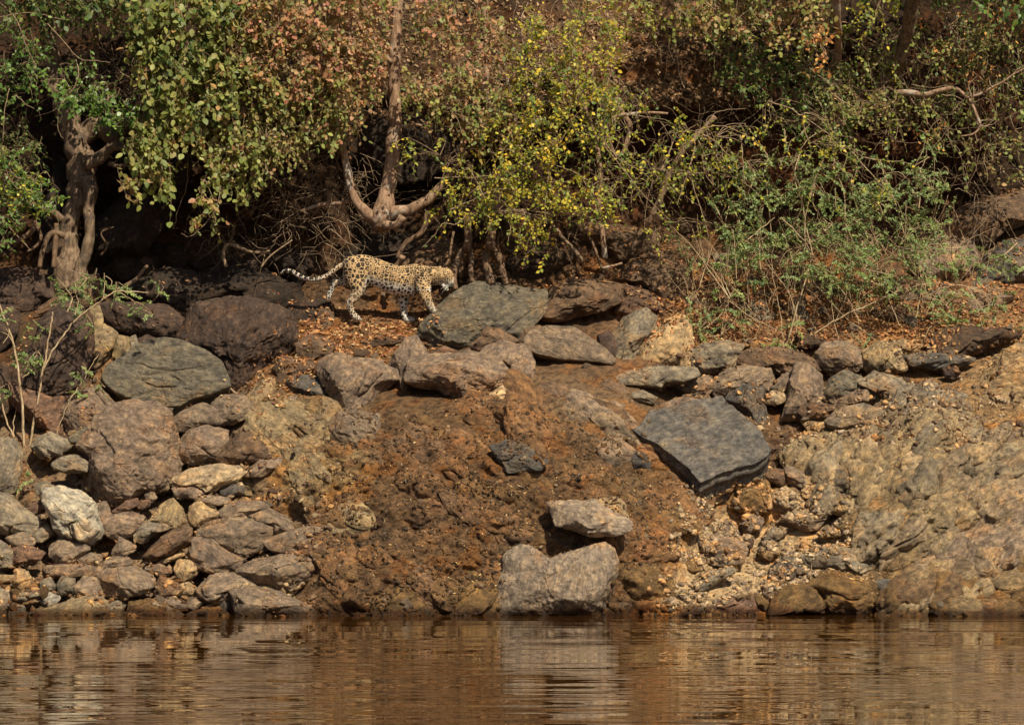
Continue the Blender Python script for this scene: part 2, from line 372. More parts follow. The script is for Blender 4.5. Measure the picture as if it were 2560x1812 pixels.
# above and behind: rising hill ground out of view
wx = np.array([[-400, -400, 0], [400, -400, 0], [400, 3, 0], [-400, 3, 0]], float)
me = mesh_np('river', wx, np.array([[0, 1, 2, 3]]), M_WATER, False)
obj('river_water', me, label='calm brown river water mirroring the rocky bank', kind='structure')
me = mesh_np('bed', wx*np.array([1, 1, 1])+np.array([0, 0, -1.8]), np.array([[0, 1, 2, 3]]), M_GROUND, False)
set_attr(me, 'tint', np.tile([.06, .04, .02], (4, 1))); obj('river_bed', me, kind='structure', label='dark river bed under the water')

# ------------------------------------------------------------------ rocks
COLS = {'pu': (.080, .055, .044), 'dk': (.048, .034, .026), 'db': (.095, .066, .046), 'gg': (.165, .150, .118), 'mv': (.270, .205, .155), 'gb': (.270, .210, .155),  # pu: purple-brown, darkened too as shade on the upper left rocks
        'tn': (.42, .31, .18), 'wh': (.50, .47, .39), 'bl': (.125, .116, .106), 'rd': (.20, .125, .088), 'ms': (.19, .12, .052), 'bs': (.52, .41, .27), 'ol': (.32, .25, .15),
        'br': (.17, .115, .076), 'gy': (.27, .235, .18), 'or': (.33, .19, .08), 'g2': (.34, .28, .22), 'mu': (.225, .128, .062)}
_cube_cache = {}
def cube_sphere(n):
    if n in _cube_cache: return _cube_cache[n]
    t = np.tan(np.linspace(-1, 1, n+1)*math.pi/4); V = []; F = []
    for k in range(6):
        A, B = np.meshgrid(t, t); o = np.ones_like(A)
        c = [(o, A, B), (-o, -A, B), (-A, o, B), (A, -o, B), (-B, A, o), (B, A, -o)][k]
        base = k*(n+1)**2
        V.append(np.stack([c[0].ravel(), c[1].ravel(), c[2].ravel()], 1))
        i, j = np.meshgrid(np.arange(n), np.arange(n)); a = (j*(n+1)+i).ravel()+base
        F.append(np.stack([a, a+1, a+n+2, a+n+1], 1))
    V = np.concatenate(V); V /= np.linalg.norm(V, axis=1)[:, None]; F = np.concatenate(F)
    key = np.round(V*1e5).astype(np.int64); _, idx, inv = np.unique(key, axis=0, return_index=True, return_inverse=True)
    inv = inv.ravel(); _cube_cache[n] = (V[idx], inv[F]); return _cube_cache[n]
def outline_fn(poly):
    """Star outline radius as a function of angle about the polygon's centre (x right, z up)."""
    x, z = poly[:, 0], poly[:, 1]; x2, z2 = np.roll(x, -1), np.roll(z, -1)
    cr = x*z2-x2*z; A = cr.sum()/2
    c = np.array([((x+x2)*cr).sum(), ((z+z2)*cr).sum()])/(6*A)
    q = poly-c; th = np.linspace(-math.pi, math.pi, 361); R = np.full(361, .0)
    d = np.stack([np.cos(th), np.sin(th)], 1)
    for i in range(len(q)):
        a, b = q[i], q[(i+1) % len(q)]; e = b-a
        den = d[:, 0]*e[1]-d[:, 1]*e[0]; den = np.where(np.abs(den) < 1e-9, 1e-9, den)
        t = (a[0]*e[1]-a[1]*e[0])/den; u = (a[0]*d[:, 1]-a[1]*d[:, 0])/den
        R = np.where((t > 0) & (u >= -1e-6) & (u <= 1+1e-6), np.maximum(R, t), R)
    bad = R <= 0
    if bad.any(): R[bad] = np.interp(th[bad], th[~bad], R[~bad])
    K = np.exp(-(np.arange(-4, 5)/.75)**2); K /= K.sum()
    R = np.convolve(np.concatenate([R[-5:-1], R, R[1:5]]), K, 'valid')
    return c, th, R
def rock_mesh(name, poly, T, grain, lean, seed, chis=6, rough=1., cell=.021, p=2.7, slab=None, fold=0., fis=1.):
    rg = np.random.default_rng(seed)
    c, th, R = outline_fn(poly); w, h = np.ptp(poly[:, 0]), np.ptp(poly[:, 1]); size = math.sqrt(w*h)
    if slab is None:
        n = int(np.clip(size/cell*.8, 9, 76)); V, F = cube_sphere(n)
        t = np.arctan2(V[:, 2], V[:, 0]); s = np.hypot(V[:, 0], V[:, 2]); d = V[:, 1]
        k = (s**p+np.abs(d)**p)**(-1/p)
        s, d = s*k, d*k
        Rt = np.interp(t, th, R)*(1+.045*fbm(np.stack([np.cos(t)*3.2, np.sin(t)*3.2, 0*t+seed*.37], 1), 5, seed, .65))
        Vn = np.stack([np.cos(t)*s, d, np.sin(t)*s], 1)          # unit-ish body
        for _ in range(chis):
            nn = np.array([rg.uniform(-.9, .9), -rg.uniform(.45, 1), rg.uniform(-.8, .8)]); nn /= np.linalg.norm(nn)
            o = rg.uniform(.58, .84); e = Vn@nn-o; m = e > 0
            Vn[m] -= np.outer(e[m]*.97, nn)
        for _ in range(int(6+26*min(size, 1.))):                                         # small broken faces
            nn = rg.normal(size=3); nn[1] = -abs(nn[1])-.45; nn /= np.linalg.norm(nn)
            e = Vn@nn; o = e.max()*rg.uniform(.80, .965); e = e-o; m = e > 0
            Vn[m] -= np.outer(e[m], nn)
        Vw = np.stack([Vn[:, 0]*Rt, Vn[:, 1]*T, Vn[:, 2]*Rt], 1)
    else:
        drop, back = slab
        nt = int(np.clip(3*size/cell, 60, 330)); ns = nt//5; tt = np.linspace(-math.pi, math.pi, nt, endpoint=False)
        Rt = np.interp(tt, th, R)*(1+.018*fbm(np.stack([np.cos(tt)*7, np.sin(tt)*7, 0*tt+seed], 1), 4, seed))
        ex, ez = np.cos(tt)*Rt, np.sin(tt)*Rt; zt = ez.max()
        topz = zt-(zt-ez)*(1-drop); ctz = zt-(zt-0)*(1-drop)
        rows = []
        for k in range(1, ns+1): u = k/ns; rows.append(np.stack([ex*u, -T*(1-u**3)*.12+0*ex, ctz+(topz-ctz)*u], 1))
        nside = max(6, int(drop*h/cell*1.3))
        for k in range(1, nside+1):
            u = k/nside; rows.append(np.stack([ex*(1-.05*u**2+.02*math.sin(u*9)), T*back*u+0*ex, topz+(ez-topz)*u], 1))
        for u in (.8, .5, .2): rows.append(np.stack([ex*u, T*back+T*(1-u)*.5+0*ex, ez*u], 1))
        Vw = np.concatenate([[[0, -T*.12, ctz]]]+rows+[[[0, T*back+T*.5, 0]]])
        nr = len(rows); a = np.arange(nt); b = (a+1) % nt; Fs = []
        for k in range(nr-1): Fs.append(np.stack([1+k*nt+a, 1+k*nt+b, 1+(k+1)*nt+b, 1+(k+1)*nt+a], 1))
        F = [np.concatenate(Fs), np.concatenate([np.stack([0*a, 1+b, 1+a], 1), np.stack([0*a+len(Vw)-1, 1+(nr-1)*nt+a, 1+(nr-1)*nt+b], 1)])]
    g = math.radians(grain); ca, sa = math.cos(g), math.sin(g)
    L = np.stack([Vw[:, 0]*ca+Vw[:, 2]*sa, Vw[:, 1], -Vw[:, 0]*sa+Vw[:, 2]*ca], 1)      # local: x along the grain
    o = rg.uniform(-50, 50, 3); q = L+o
    A = min(size, .9)*rough
    if slab is not None: A *= .5
    lay = (q[:, 2]+.16*fbm(q*1.7, 3, seed))*(6.5/max(size, .25)**.5)*1.1
    fr = lay-np.floor(lay); step = (np.clip(fr*3.5, 0, 1)-fr*.9)                          # broken ledges along the foliation
    patch = np.clip(fbm(q*2.4, 3, seed+9)*3-.25, 0, 1)
    nrm = L/np.maximum(np.linalg.norm(L, axis=1)[:, None], 1e-6)
    nrm = nrm*np.array([1, 1.4, 1.]) if slab is None else np.tile(np.array([[0, -1., 0.]]), (len(L), 1))+.6*nrm
    disp = fold*(.15*ridged(q*np.array([1.6, 2.2, 4.2])+fbm(q*1.1, 2, 4)[:, None], 4, seed+31)+.055*ridged(q*np.array([6, 6, 11.]), 4, seed+33))+A*(.025*fbm(q*(1.4/max(size, .2))*1.3, 3, seed)+.016*ridged(q*np.array([2.2, 3., 5.])/max(size, .3)**.6, 4, seed+3)+.050*step*patch
              +.022*ridged(q*np.array([7, 7, 13.])/max(size, .3)**.4, 4, seed+5)*np.clip(.4+fbm(q*1.9, 2, seed+8), 0, 1)+.014*fbm(q*30., 3, seed+6))+.010*ridged(q*np.array([10, 10, 17.]), 3, seed+12)*(1 if slab is None else .5)
    for f, w, kk in ((1.1, .022, 41),):                                   # fissures
        nn_ = vnoise(q*np.array([f, f*1.3, f*3.])/max(size, .35)**.6+.10*fbm(q*3, 2, seed)[:, None], seed+kk)
        disp = disp-fis*A*.055*np.exp(-(nn_/w)**2)*np.clip(.6+2*vnoise(q*1.7, seed+kk+1), 0, 1)
    L = L+nrm*disp[:, None]
    # lean back with the slope (world vertical)
    wz = L[:, 0]*sa+L[:, 2]*ca
    L[:, 1] += lean*wz
    me = mesh_np(name, L, F, M_ROCK, False)
    return me, c, -g
def add_rock(spec, col, label, grain=-20, T=None, dy=0., lean=.45, chis=12, rough=1., name='rock', group=None, slab=None, Y=None, p=3.0, cell=.019, seed=None, tin=None, grow=1.09, fold=0., fis=1.):
    pp = pts(spec); cx, cy = pp.mean(0)
    Yc = float(terr0(cx, cy)[0]) if Y is None else Y
    xx, zz = PX(pp[:, 0], pp[:, 1], Yc); poly = np.stack([xx, zz], 1)
    w, h = np.ptp(xx), np.ptp(zz); size = math.sqrt(w*h)
    if T is None: T = .42*size
    Yc = Yc+dy-(.35*T if slab is None else .55*T)
    xx, zz = PX(pp[:, 0], pp[:, 1], Yc); poly = np.stack([xx, zz], 1); poly = poly.mean(0)+(poly-poly.mean(0))*grow
    if seed is None: seed = int(abs(cx*7+cy*13)) % 9973
    me, c, rot = rock_mesh(name, poly, T, grain, lean, seed, chis, rough, cell, p, slab, fold, fis)
    o = obj(name, me, label=label, cat='rock', group=group)
    o.location = (c[0], Yc, c[1]); o.rotation_euler = (0, rot, 0)
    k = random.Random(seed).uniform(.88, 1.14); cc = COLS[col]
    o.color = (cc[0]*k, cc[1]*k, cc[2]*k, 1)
    return o
# spec, colour, grain angle, options, label
ROCKS = [
# ---- upper left
('A 715,960 735,870 850,790 950,710 1080,668 1200,690 1330,760 1430,830 1490,960 1495,1020 1400,1070 1270,1110 1180,1170 1110,1215 1040,1180 900,1110 800,1060 740,1000', 'gg', -8, dict(slab=(.14, .8), T=.4), 'large smooth grey-green slab with curved banding below the knobbly dark boulder'),
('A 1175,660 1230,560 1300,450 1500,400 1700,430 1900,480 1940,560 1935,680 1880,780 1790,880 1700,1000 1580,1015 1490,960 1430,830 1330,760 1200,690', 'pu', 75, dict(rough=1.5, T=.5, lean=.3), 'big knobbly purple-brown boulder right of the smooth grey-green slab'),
('A 1250,330 1300,240 1560,150 1700,140 1740,200 1900,290 2000,310 2005,400 1900,490 1700,450 1500,420 1350,480', 'dk', -10, dict(rough=1.3), 'blackish block with a few dead leaves on top, left of the leopard tail'),
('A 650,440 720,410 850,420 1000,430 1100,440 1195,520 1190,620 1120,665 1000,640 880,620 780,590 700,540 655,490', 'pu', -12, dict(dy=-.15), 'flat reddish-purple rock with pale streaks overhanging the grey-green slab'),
('A 850,300 1000,220 1090,195 1250,210 1300,250 1320,330 1250,470 1180,500 1060,430 900,410 830,390', 'dk', -25, {}, 'dark rock behind the flat reddish-purple rock and the leafy sprig'),
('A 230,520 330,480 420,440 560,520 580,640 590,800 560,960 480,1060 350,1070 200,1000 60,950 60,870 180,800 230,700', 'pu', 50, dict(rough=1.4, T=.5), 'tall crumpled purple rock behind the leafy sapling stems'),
('A 590,450 660,450 670,560 770,620 770,680 740,750 640,860 585,800 580,640', 'ol', 20, {}, 'olive brown wedge between the crumpled purple rock and the reddish flat one'),
('A 50,950 200,1010 350,1070 440,1040 420,1200 400,1290 250,1230 130,1140 50,1050', 'rd', 35, {}, 'reddish brown rock under the crumpled purple rock at left'),
('A 430,1070 560,990 640,990 780,1110 830,1160 700,1190 600,1290 470,1270 410,1190', 'mv', -25, {}, 'mauve pointed rock between the reddish rock and the largest mauve boulder'),
('B 530,180 620,60 700,-40 850,-100 1000,-80 1090,-40 1150,120 1155,340 1120,440 960,490 850,560 740,590 640,520 570,430 560,330 590,260', 'mv', -15, dict(T=.55, rough=1.2), 'largest mauve pitted boulder, left of the lower slope'),
('A 1650,1060 1740,920 1800,930 1830,960 1790,1080 1720,1110', 'tn', 60, {}, 'small upright tan stone beside the foot of the knobbly boulder'),
('A 1150,1200 1230,1140 1340,1100 1450,1140 1475,1200 1440,1250 1300,1260 1200,1275 1150,1240', 'gb', -5, {}, 'rounded brown rock just under the tip of the grey-green slab'),
('A 1420,1100 1480,1050 1600,1035 1670,1090 1670,1150 1600,1200 1480,1230 1440,1150', 'gb', 20, dict(rough=1.3), 'gritty brown rock under the small upright tan stone'),
('A 1920,940 2000,905 2160,900 2250,1000 2250,1060 2150,1085 2050,1070 1960,1000', 'bl', -10, dict(chis=9), 'angular slate grey rock between the tan stone and the grey-brown overhang'),
('A 1970,700 2050,640 2150,650 2230,700 2180,770 2080,800 1990,760', 'br', 10, {}, 'small brown rock in leaf litter below the leopard tail'),
('A 1840,800 1900,780 2080,810 2090,860 1990,900 1880,910 1820,860', 'br', 0, {}, 'low dark brown stone right of the knobbly boulder'),
('A 1930,430 2000,400 2180,400 2240,500 2230,620 2160,650 1990,600 1930,520', 'dk', 70, dict(Y=3.9), 'dark brown grooved rock under the lifted hind paw of the leopard'),
('A 2090,640 2110,500 2180,450 2240,560 2220,690 2130,700', 'br', 80, dict(Y=3.65), 'small vertical brown rock left of the planted hind paw'),
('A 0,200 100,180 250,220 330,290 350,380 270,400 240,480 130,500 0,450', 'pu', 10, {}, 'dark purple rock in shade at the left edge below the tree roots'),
('A 480,250 640,230 670,300 640,400 560,440 480,400 450,330', 'br', 60, {}, 'brown rock behind the leafy sprig at left, under the thick tree'),
('A 240,520 270,450 380,370 480,400 420,450 330,490', 'br', 30, {}, 'low brown rock wedged above the crumpled purple rock'),
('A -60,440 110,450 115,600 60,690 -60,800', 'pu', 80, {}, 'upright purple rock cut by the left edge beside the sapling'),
('A -60,850 40,880 60,960 90,1100 0,1180 -80,1150', 'db', 70, {}, 'dark brown rock at the left edge behind the sapling stems'),
('A 750,780 780,640 850,650 860,740 790,790', 'ol', 85, {}, 'narrow upright olive stone above the grey-green slab'),
('A 855,660 900,635 925,710 870,760', 'gy', 80, {}, 'tiny grey-green upright stone above the grey-green slab'),
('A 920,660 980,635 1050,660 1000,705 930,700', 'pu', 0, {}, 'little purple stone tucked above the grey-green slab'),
('A 635,900 740,790 735,950 690,990 620,950', 'or', 50, {}, 'orange-brown stone in the crack left of the grey-green slab'),
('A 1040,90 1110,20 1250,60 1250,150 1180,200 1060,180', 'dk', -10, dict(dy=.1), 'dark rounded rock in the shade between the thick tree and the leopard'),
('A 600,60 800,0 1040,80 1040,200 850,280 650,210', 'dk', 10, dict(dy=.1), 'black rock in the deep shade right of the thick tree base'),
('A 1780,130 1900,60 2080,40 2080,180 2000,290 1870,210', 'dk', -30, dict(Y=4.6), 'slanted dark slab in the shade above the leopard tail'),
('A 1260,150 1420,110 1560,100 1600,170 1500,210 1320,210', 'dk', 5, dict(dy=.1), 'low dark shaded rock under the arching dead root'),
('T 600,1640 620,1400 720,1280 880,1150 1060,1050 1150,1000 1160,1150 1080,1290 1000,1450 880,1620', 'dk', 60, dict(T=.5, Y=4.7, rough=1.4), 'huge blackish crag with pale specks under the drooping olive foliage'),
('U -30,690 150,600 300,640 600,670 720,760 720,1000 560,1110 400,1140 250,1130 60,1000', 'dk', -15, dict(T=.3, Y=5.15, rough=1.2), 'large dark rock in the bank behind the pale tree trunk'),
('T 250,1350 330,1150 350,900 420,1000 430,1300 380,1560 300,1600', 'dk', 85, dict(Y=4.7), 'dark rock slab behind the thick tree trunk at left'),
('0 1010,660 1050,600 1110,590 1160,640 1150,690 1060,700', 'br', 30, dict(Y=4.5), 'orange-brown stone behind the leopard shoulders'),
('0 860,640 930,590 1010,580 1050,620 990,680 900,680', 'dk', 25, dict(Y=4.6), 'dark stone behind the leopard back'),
# ---- lower left
('B 290,480 400,465 520,490 610,560 640,660 690,750 660,790 600,820 520,770 430,760 380,710 340,640 300,560', 'wh', -30, dict(rough=1.3, dy=-.15), 'whitish grey fractured boulder, palest stone on the bank'),
('B -60,120 80,140 130,200 140,330 100,460 40,490 -60,480', 'gy', 75, {}, 'rounded grey boulder at the left edge behind the sapling base'),
('B -60,480 80,520 130,580 240,650 255,700 200,760 60,750 -60,720', 'gy', -20, {}, 'grey layered rock at left edge, left of the whitish boulder'),
('B 350,290 420,250 510,240 580,290 570,345 450,350 370,330', 'gy', 0, dict(rough=1.4, dy=-.1), 'pale pitted rock bridging a dark hollow above the whitish boulder'),
('B 230,120 330,90 430,130 470,180 400,230 280,250 210,190', 'gy', -20, {}, 'grey rock behind the sapling stems, above the pitted bridge rock'),
('B 450,120 560,50 630,80 620,110 520,160 470,150', 'gg', 0, {}, 'small green-grey stone left of the largest mauve boulder'),
('B 1170,160 1250,80 1370,50 1500,80 1500,180 1430,270 1300,300 1200,240', 'mv', -10, {}, 'smooth mauve-brown rock right of the largest mauve boulder'),
('B 1440,260 1500,170 1600,90 1680,110 1800,230 1790,250 1620,290 1500,300', 'br', 25, dict(dy=-.1), 'dark angular wedge leaning on the smooth mauve-brown rock'),
('B 1600,90 1640,40 1730,20 1700,100 1660,130', 'rd', 60, {}, 'reddish splinter behind the dark angular wedge'),
('B 1650,340 1720,270 1880,240 1860,300 1750,370 1660,380', 'mv', 25, {}, 'elongated mauve stone pointing up to the right, below the dark wedge'),
('B 1130,400 1280,330 1420,310 1600,310 1620,350 1560,410 1470,430 1390,480 1280,430 1160,440', 'bs', 5, dict(rough=1.6), 'rough knobbly cream stone below the smooth mauve-brown rock'),
('B 1475,450 1540,430 1620,440 1620,490 1560,510 1480,490', 'bl', 0, dict(chis=8), 'small blocky slate stone under the knobbly cream one'),
('B 730,620 830,550 905,520 915,570 850,600', 'rd', 25, dict(dy=-.1), 'thin dark red sliver at the foot of the largest mauve boulder'),
('B 910,545 1000,530 1000,580 920,595', 'rd', 0, {}, 'small red stone right of the dark red sliver'),
('B 965,490 1010,470 1045,520 1010,555 970,530', 'gb', 40, {}, 'small rounded brown stone above the red sliver'),
('B 665,680 720,630 860,625 950,650 930,700 870,770 790,785 700,750', 'mv', -10, dict(dy=-.05), 'oval mauve stone touching the right of the whitish boulder'),
('B 900,740 960,680 1120,680 1130,720 1000,780 960,820 910,800', 'gy', 20, {}, 'grey stone right of the oval mauve stone'),
('B 1010,670 1080,570 1150,530 1210,600 1250,680 1180,720 1130,730', 'ol', 60, {}, 'peaked olive stone above the grey stone on the left slope'),
('B 1260,660 1270,580 1330,550 1450,620 1450,660 1380,700 1280,710', 'tn', -30, {}, 'yellowish tan stone right of the peaked olive stone'),
('B 1450,620 1540,550 1720,540 1800,590 1700,610 1640,650 1500,660', 'gb', 5, {}, 'flat grey-brown stone behind the broad grey-brown slab'),
('B 1330,740 1420,680 1600,650 1770,655 1840,720 1830,790 1760,850 1620,910 1480,860 1340,790', 'gb', -15, dict(T=.3), 'broad grey-brown slab in the middle of the left rock pile'),
('B 1640,650 1800,600 1900,650 1990,735 1850,770 1830,720 1770,655', 'gb', -30, dict(dy=-.05), 'thin tapering slab with a dark shadow under its right tip'),
('B 1260,880 1290,790 1400,800 1500,860 1600,920 1570,990 1420,1000 1330,980 1270,920', 'mv', -30, dict(rough=1.2, dy=-.05, tin=1), 'pinkish cream mottled rock below the broad slab'),
('B 1770,830 1850,780 2000,720 2180,715 2200,770 2150,890 2050,915 1920,900 1830,890 1790,860', 'gb', 20, dict(slab=(.12, .8)), 'smooth grey-brown slab with a dark left end beside the brown earth mound'),
('B 950,920 1010,850 1150,740 1260,730 1265,830 1150,880 1050,920 1000,935', 'br', 30, dict(dy=-.05), 'dark brown slanting slab left of the pinkish mottled rock'),
('B 1030,945 1200,890 1230,905 1100,955', 'tn', 15, {}, 'thin pale flake under the dark brown slanting slab'),
('B 1590,1010 1700,940 1900,910 2070,930 2110,1010 2000,1090 1930,1140 1820,1110 1720,1090 1640,1050', 'gb', 10, dict(rough=1.2, T=.32), 'big layered grey-brown slab just above the shoreline left of the mound'),
('B 1320,1130 1400,1050 1560,1030 1640,1060 1700,1110 1620,1150 1500,1200 1380,1220 1330,1180', 'gb', 20, dict(rough=1.3, dy=-.05), 'ribbed brown rock left of the big layered slab'),
('B 1550,1250 1530,1150 1640,1120 1800,1140 1950,1200 2060,1250 2100,1310 1900,1330 1650,1330 1560,1310', 'gb', -15, dict(dy=-.05, T=.35), 'long low slab touching the water left of the earth mound'),
('B 660,1040 720,1000 900,990 1000,1040 1020,1100 930,1160 780,1180 740,1195 690,1130', 'gb', -5, dict(dy=-.08), 'squarish grey-brown block with a dark split left end above the water'),
('B 290,1000 310,970 480,965 670,985 650,1040 500,1045 330,1040', 'gb', -3, {}, 'long flat brown slab above the row of shoreline stones at left'),
('B 340,850 430,780 570,790 580,870 500,940 400,960 340,910', 'gb', 15, {}, 'grey-brown grooved stone under the whitish boulder'),
('B 80,860 150,840 290,880 260,930 170,950 90,960', 'rd', 0, {}, 'reddish low stone near the left edge'),
('B -60,780 80,860 80,960 -60,990', 'gy', 0, {}, 'dark grey stone cut by the left edge above the red low stone'),
('B 30,780 150,755 230,790 220,840 100,845', 'gb', 0, {}, 'flat tan-grey stone between the left edge and the whitish boulder'),
('B 215,770 300,700 350,760 280,810 230,800', 'gy', 35, {}, 'small grey stone at the lower left of the whitish boulder'),
('B 260,1080 330,1055 375,1110 340,1145 280,1130', 'gy', 30, {}, 'small grey faceted stone near the shore at left'),
('B 380,1110 410,1040 490,1055 490,1150 410,1165', 'gg', 60, {}, 'greenish upright stone near the shore at left'),
('B 500,1110 560,1050 670,1060 690,1160 690,1200 600,1210 520,1180', 'gb', 10, {}, 'brown stone between the greenish upright one and the squarish block'),
('B 240,1280 400,1230 560,1180 690,1210 700,1280 540,1330 350,1345 260,1330', 'ol', 15, dict(rough=1.3, dy=-.05), 'low brown wet rock along the waterline at left'),
('B 80,1180 150,1150 260,1150 270,1180 160,1205 90,1205', 'gy', 5, {}, 'pale grey flat stone near the water at left'),
('B 270,1200 320,1150 390,1180 370,1235 300,1230', 'wh', 30, dict(rough=1.8), 'small white lumpy quartz stone near the water'),
('B -60,1110 50,1140 65,1250 30,1300 -60,1330', 'gy', 70, {}, 'dark grey stone at the water in the left corner'),
('B 700,1220 790,1200 830,1230 800,1330 710,1330', 'gy', 50, {}, 'grey stone standing in the waterline below the squarish block'),
('B 830,1320 870,1220 980,1200 1100,1210 1110,1330 1000,1345 850,1340', 'ms', 10, dict(rough=1.3), 'mossy brown lump at the waterline in the left rock pile'),
('B 1095,1210 1150,1180 1240,1230 1230,1255 1130,1245', 'gb', -25, {}, 'small slanted stone right of the mossy lump'),
('B 1100,1320 1110,1240 1230,1300 1150,1330', 'gb', -30, {}, 'wet sliver at the waterline right of the mossy lump'),
('B 1240,1220 1290,1190 1360,1220 1300,1260 1250,1250', 'gb', 20, {}, 'small brown stone above the orange wet stone'),
('B 1330,1255 1400,1230 1480,1235 1500,1265 1400,1275', 'or', 0, {}, 'flat orange stone near the waterline'),
('B 1240,1290 1330,1265 1500,1275 1530,1310 1400,1330 1260,1325', 'ms', 0, {}, 'low wet brown stone below the flat orange one'),
('B 1450,1220 1530,1170 1540,1260 1500,1270', 'bl', 60, {}, 'dark triangular stone left of the long low waterline slab'),
('B 1020,1140 1070,1050 1180,1090 1210,1140 1200,1185 1060,1185', 'br', -25, {}, 'brown wedge right of the squarish block'),
('B 1165,990 1190,940 1300,940 1325,990 1280,1060 1230,1085 1190,1050', 'tn', 70, {}, 'upright tan tooth-shaped stone below the pinkish mottled rock'),
('B 960,980 1060,965 1150,1000 1130,1025 1000,1025', 'gb', -5, {}, 'flat stone left of the tan tooth-shaped stone'),
('B 1200,1100 1260,1085 1320,1130 1300,1175 1220,1155', 'tn', 0, {}, 'small light stone below the tan tooth-shaped stone'),
('B 745,890 800,790 900,840 890,875 780,915', 'gb', 30, {}, 'low brown stone under the oval mauve stone'),
('B 1290,530 1300,500 1430,505 1530,520 1520,560 1400,575', 'gb', -5, {}, 'flat brown stone below the blocky slate stone'),
('B 1150,450 1300,435 1380,480 1300,525 1180,505', 'mv', 0, {}, 'pinkish flat stone left of the blocky slate stone'),
('B 1700,1120 1780,1100 1880,1130 1890,1165 1780,1155', 'ol', -10, {}, 'thin dark flake under the big layered slab'),
('B 620,570 700,550 730,620 670,680 640,640', 'gb', 70, {}, 'shaded brown stone right behind the whitish boulder'),
('B 100,1000 170,1010 205,1080 150,1135 95,1090', 'tn', 40, dict(rough=1.4), 'speckled tan stone left of the long flat slab'),
('B -50,1030 90,1040 90,1080 -50,1095', 'tn', 0, {}, 'pale flat stone at the left edge near the shore'),
('B 185,1285 250,1258 315,1265 250,1305 200,1320', 'gy', 5, dict(dy=-.08), 'thin grey flake in front of the low brown wet rock'),
('B 60,1250 150,1240 190,1335 60,1345', 'gy', 50, {}, 'grey stone dipping into the water near the left corner'),
('B 700,950 740,915 850,920 880,970 760,990 690,985', 'gb', 5, {}, 'flat brown slab just above the squarish block'),
('B 520,930 600,890 690,900 660,945 560,960', 'gb', 10, {}, 'low flat stone among litter below the whitish boulder'),
('B 200,560 290,545 300,600 230,640 190,600', 'rd', 20, {}, 'small reddish stone left of the whitish boulder'),
('B 240,430 300,410 380,450 300,480 250,500', 'gy', 0, {}, 'grey stone above the whitish boulder beside the hollow'),
# ---- centre ledge
('W 945,725 1012,662 1062,634 1130,640 1215,650 1222,690 1180,740 1160,760 1070,785 980,775 940,750', 'gg', 15, dict(Y=3.40, T=.36, lean=.6, chis=5, grow=1.04), 'large grey-green boulder under the leopard forepaw'),
('W 1195,700 1240,645 1330,625 1390,640 1380,680 1330,700 1230,725 1198,722', 'br', 12, dict(dy=-.12), 'brown layered slab right of the grey-green boulder under the forepaw'),
('W 1380,700 1400,640 1440,650 1515,680 1510,705 1420,714', 'rd', -5, {}, 'flat reddish brown slab tucked behind the brown layered slab'),
('W 1330,635 1400,580 1470,562 1535,610 1535,665 1500,690 1440,655 1390,645', 'br', -15, dict(rough=1.2), 'humped brown rock with an ochre patch above the reddish slab'),
('N 560,110 620,80 860,80 1010,100 1330,130 1370,200 1350,300 1200,380 1080,420 960,390 860,300 700,250 570,200', 'br', 0, dict(T=.4, Y=4.75), 'brown log-shaped rock under the yellow-green shrub'),
('N 0,280 200,230 400,240 620,320 560,400 450,520 330,590 150,600 0,640', 'db', -10, dict(T=.4, Y=4.6), 'dark brown rounded rock left of the log-shaped rock'),
('N 550,610 600,575 680,610 700,660 620,685 560,660', 'dk', 20, dict(Y=4.2), 'small blackish stone on litter above the brown layered slab'),
('C 1250,200 1300,130 1400,100 1560,110 1650,180 1750,260 1815,345 1790,380 1700,355 1600,345 1480,335 1330,300 1260,260', 'gb', -25, dict(slab=(.12, .8), T=.3), 'grey-brown slab with parallel cracks pointing down right'),
('C 470,410 480,330 600,290 850,270 1000,305 1110,390 1110,440 1060,510 960,540 820,580 720,560 640,515 530,490 475,460', 'mv', -5, dict(T=.38, rough=1.3, dy=-.12), 'overhanging mauve-grey rock with a dark shadow over the brown mound'),
('C 980,230 1100,205 1250,250 1285,330 1285,440 1250,495 1180,495 1100,400 1000,320 930,290', 'mv', 65, {}, 'block of mauve rock right behind the overhanging mauve-grey rock'),
('C 880,225 980,110 1060,120 1180,190 1120,225 990,245 920,275', 'br', 25, {}, 'brown stone under the grey-green boulder of the leopard'),
('0 805,910 850,885 890,895 930,900 985,925 988,950 960,970 935,1005 915,1042 885,1040 850,1010 820,970 805,940', 'mv', 60, dict(T=.35, dy=-.1), 'grey-brown rock with curved grain and a black overhang at its right'),
('C 330,360 430,200 500,175 560,270 610,310 480,345 480,400 475,540 420,570 375,470 360,420', 'mv', 70, {}, 'tall pointed mauve rock between the two overhanging rocks'),
('C 985,560 1090,485 1150,530 1095,595 1000,585', 'bs', 20, dict(dy=-.1), 'small cream stone under the overhanging mauve-grey rock'),
('C 590,250 700,230 780,260 760,285 620,300', 'rd', 0, {}, 'low reddish stone above the overhanging mauve-grey rock'),
('C 100,200 260,160 420,160 410,210 250,250 130,260', 'br', 5, dict(Y=3.25), 'half-buried dark slab in the litter below the leopard'),
('C 1180,190 1240,110 1330,90 1340,110 1260,200 1200,240', 'br', 40, {}, 'narrow brown stone left of the cracked grey-brown slab'),
('D 60,520 130,430 240,385 300,430 275,500 230,560 190,620 170,700 100,720 70,640', 'gy', 50, dict(rough=1.3), 'pale steeply layered fin of rock left of the tan layered outcrop'),
('D 190,690 210,590 280,500 350,440 420,415 485,430 490,520 500,600 500,685 340,700', 'tn', 50, dict(rough=1.3), 'tan steeply layered outcrop beside the feathery green shrub'),
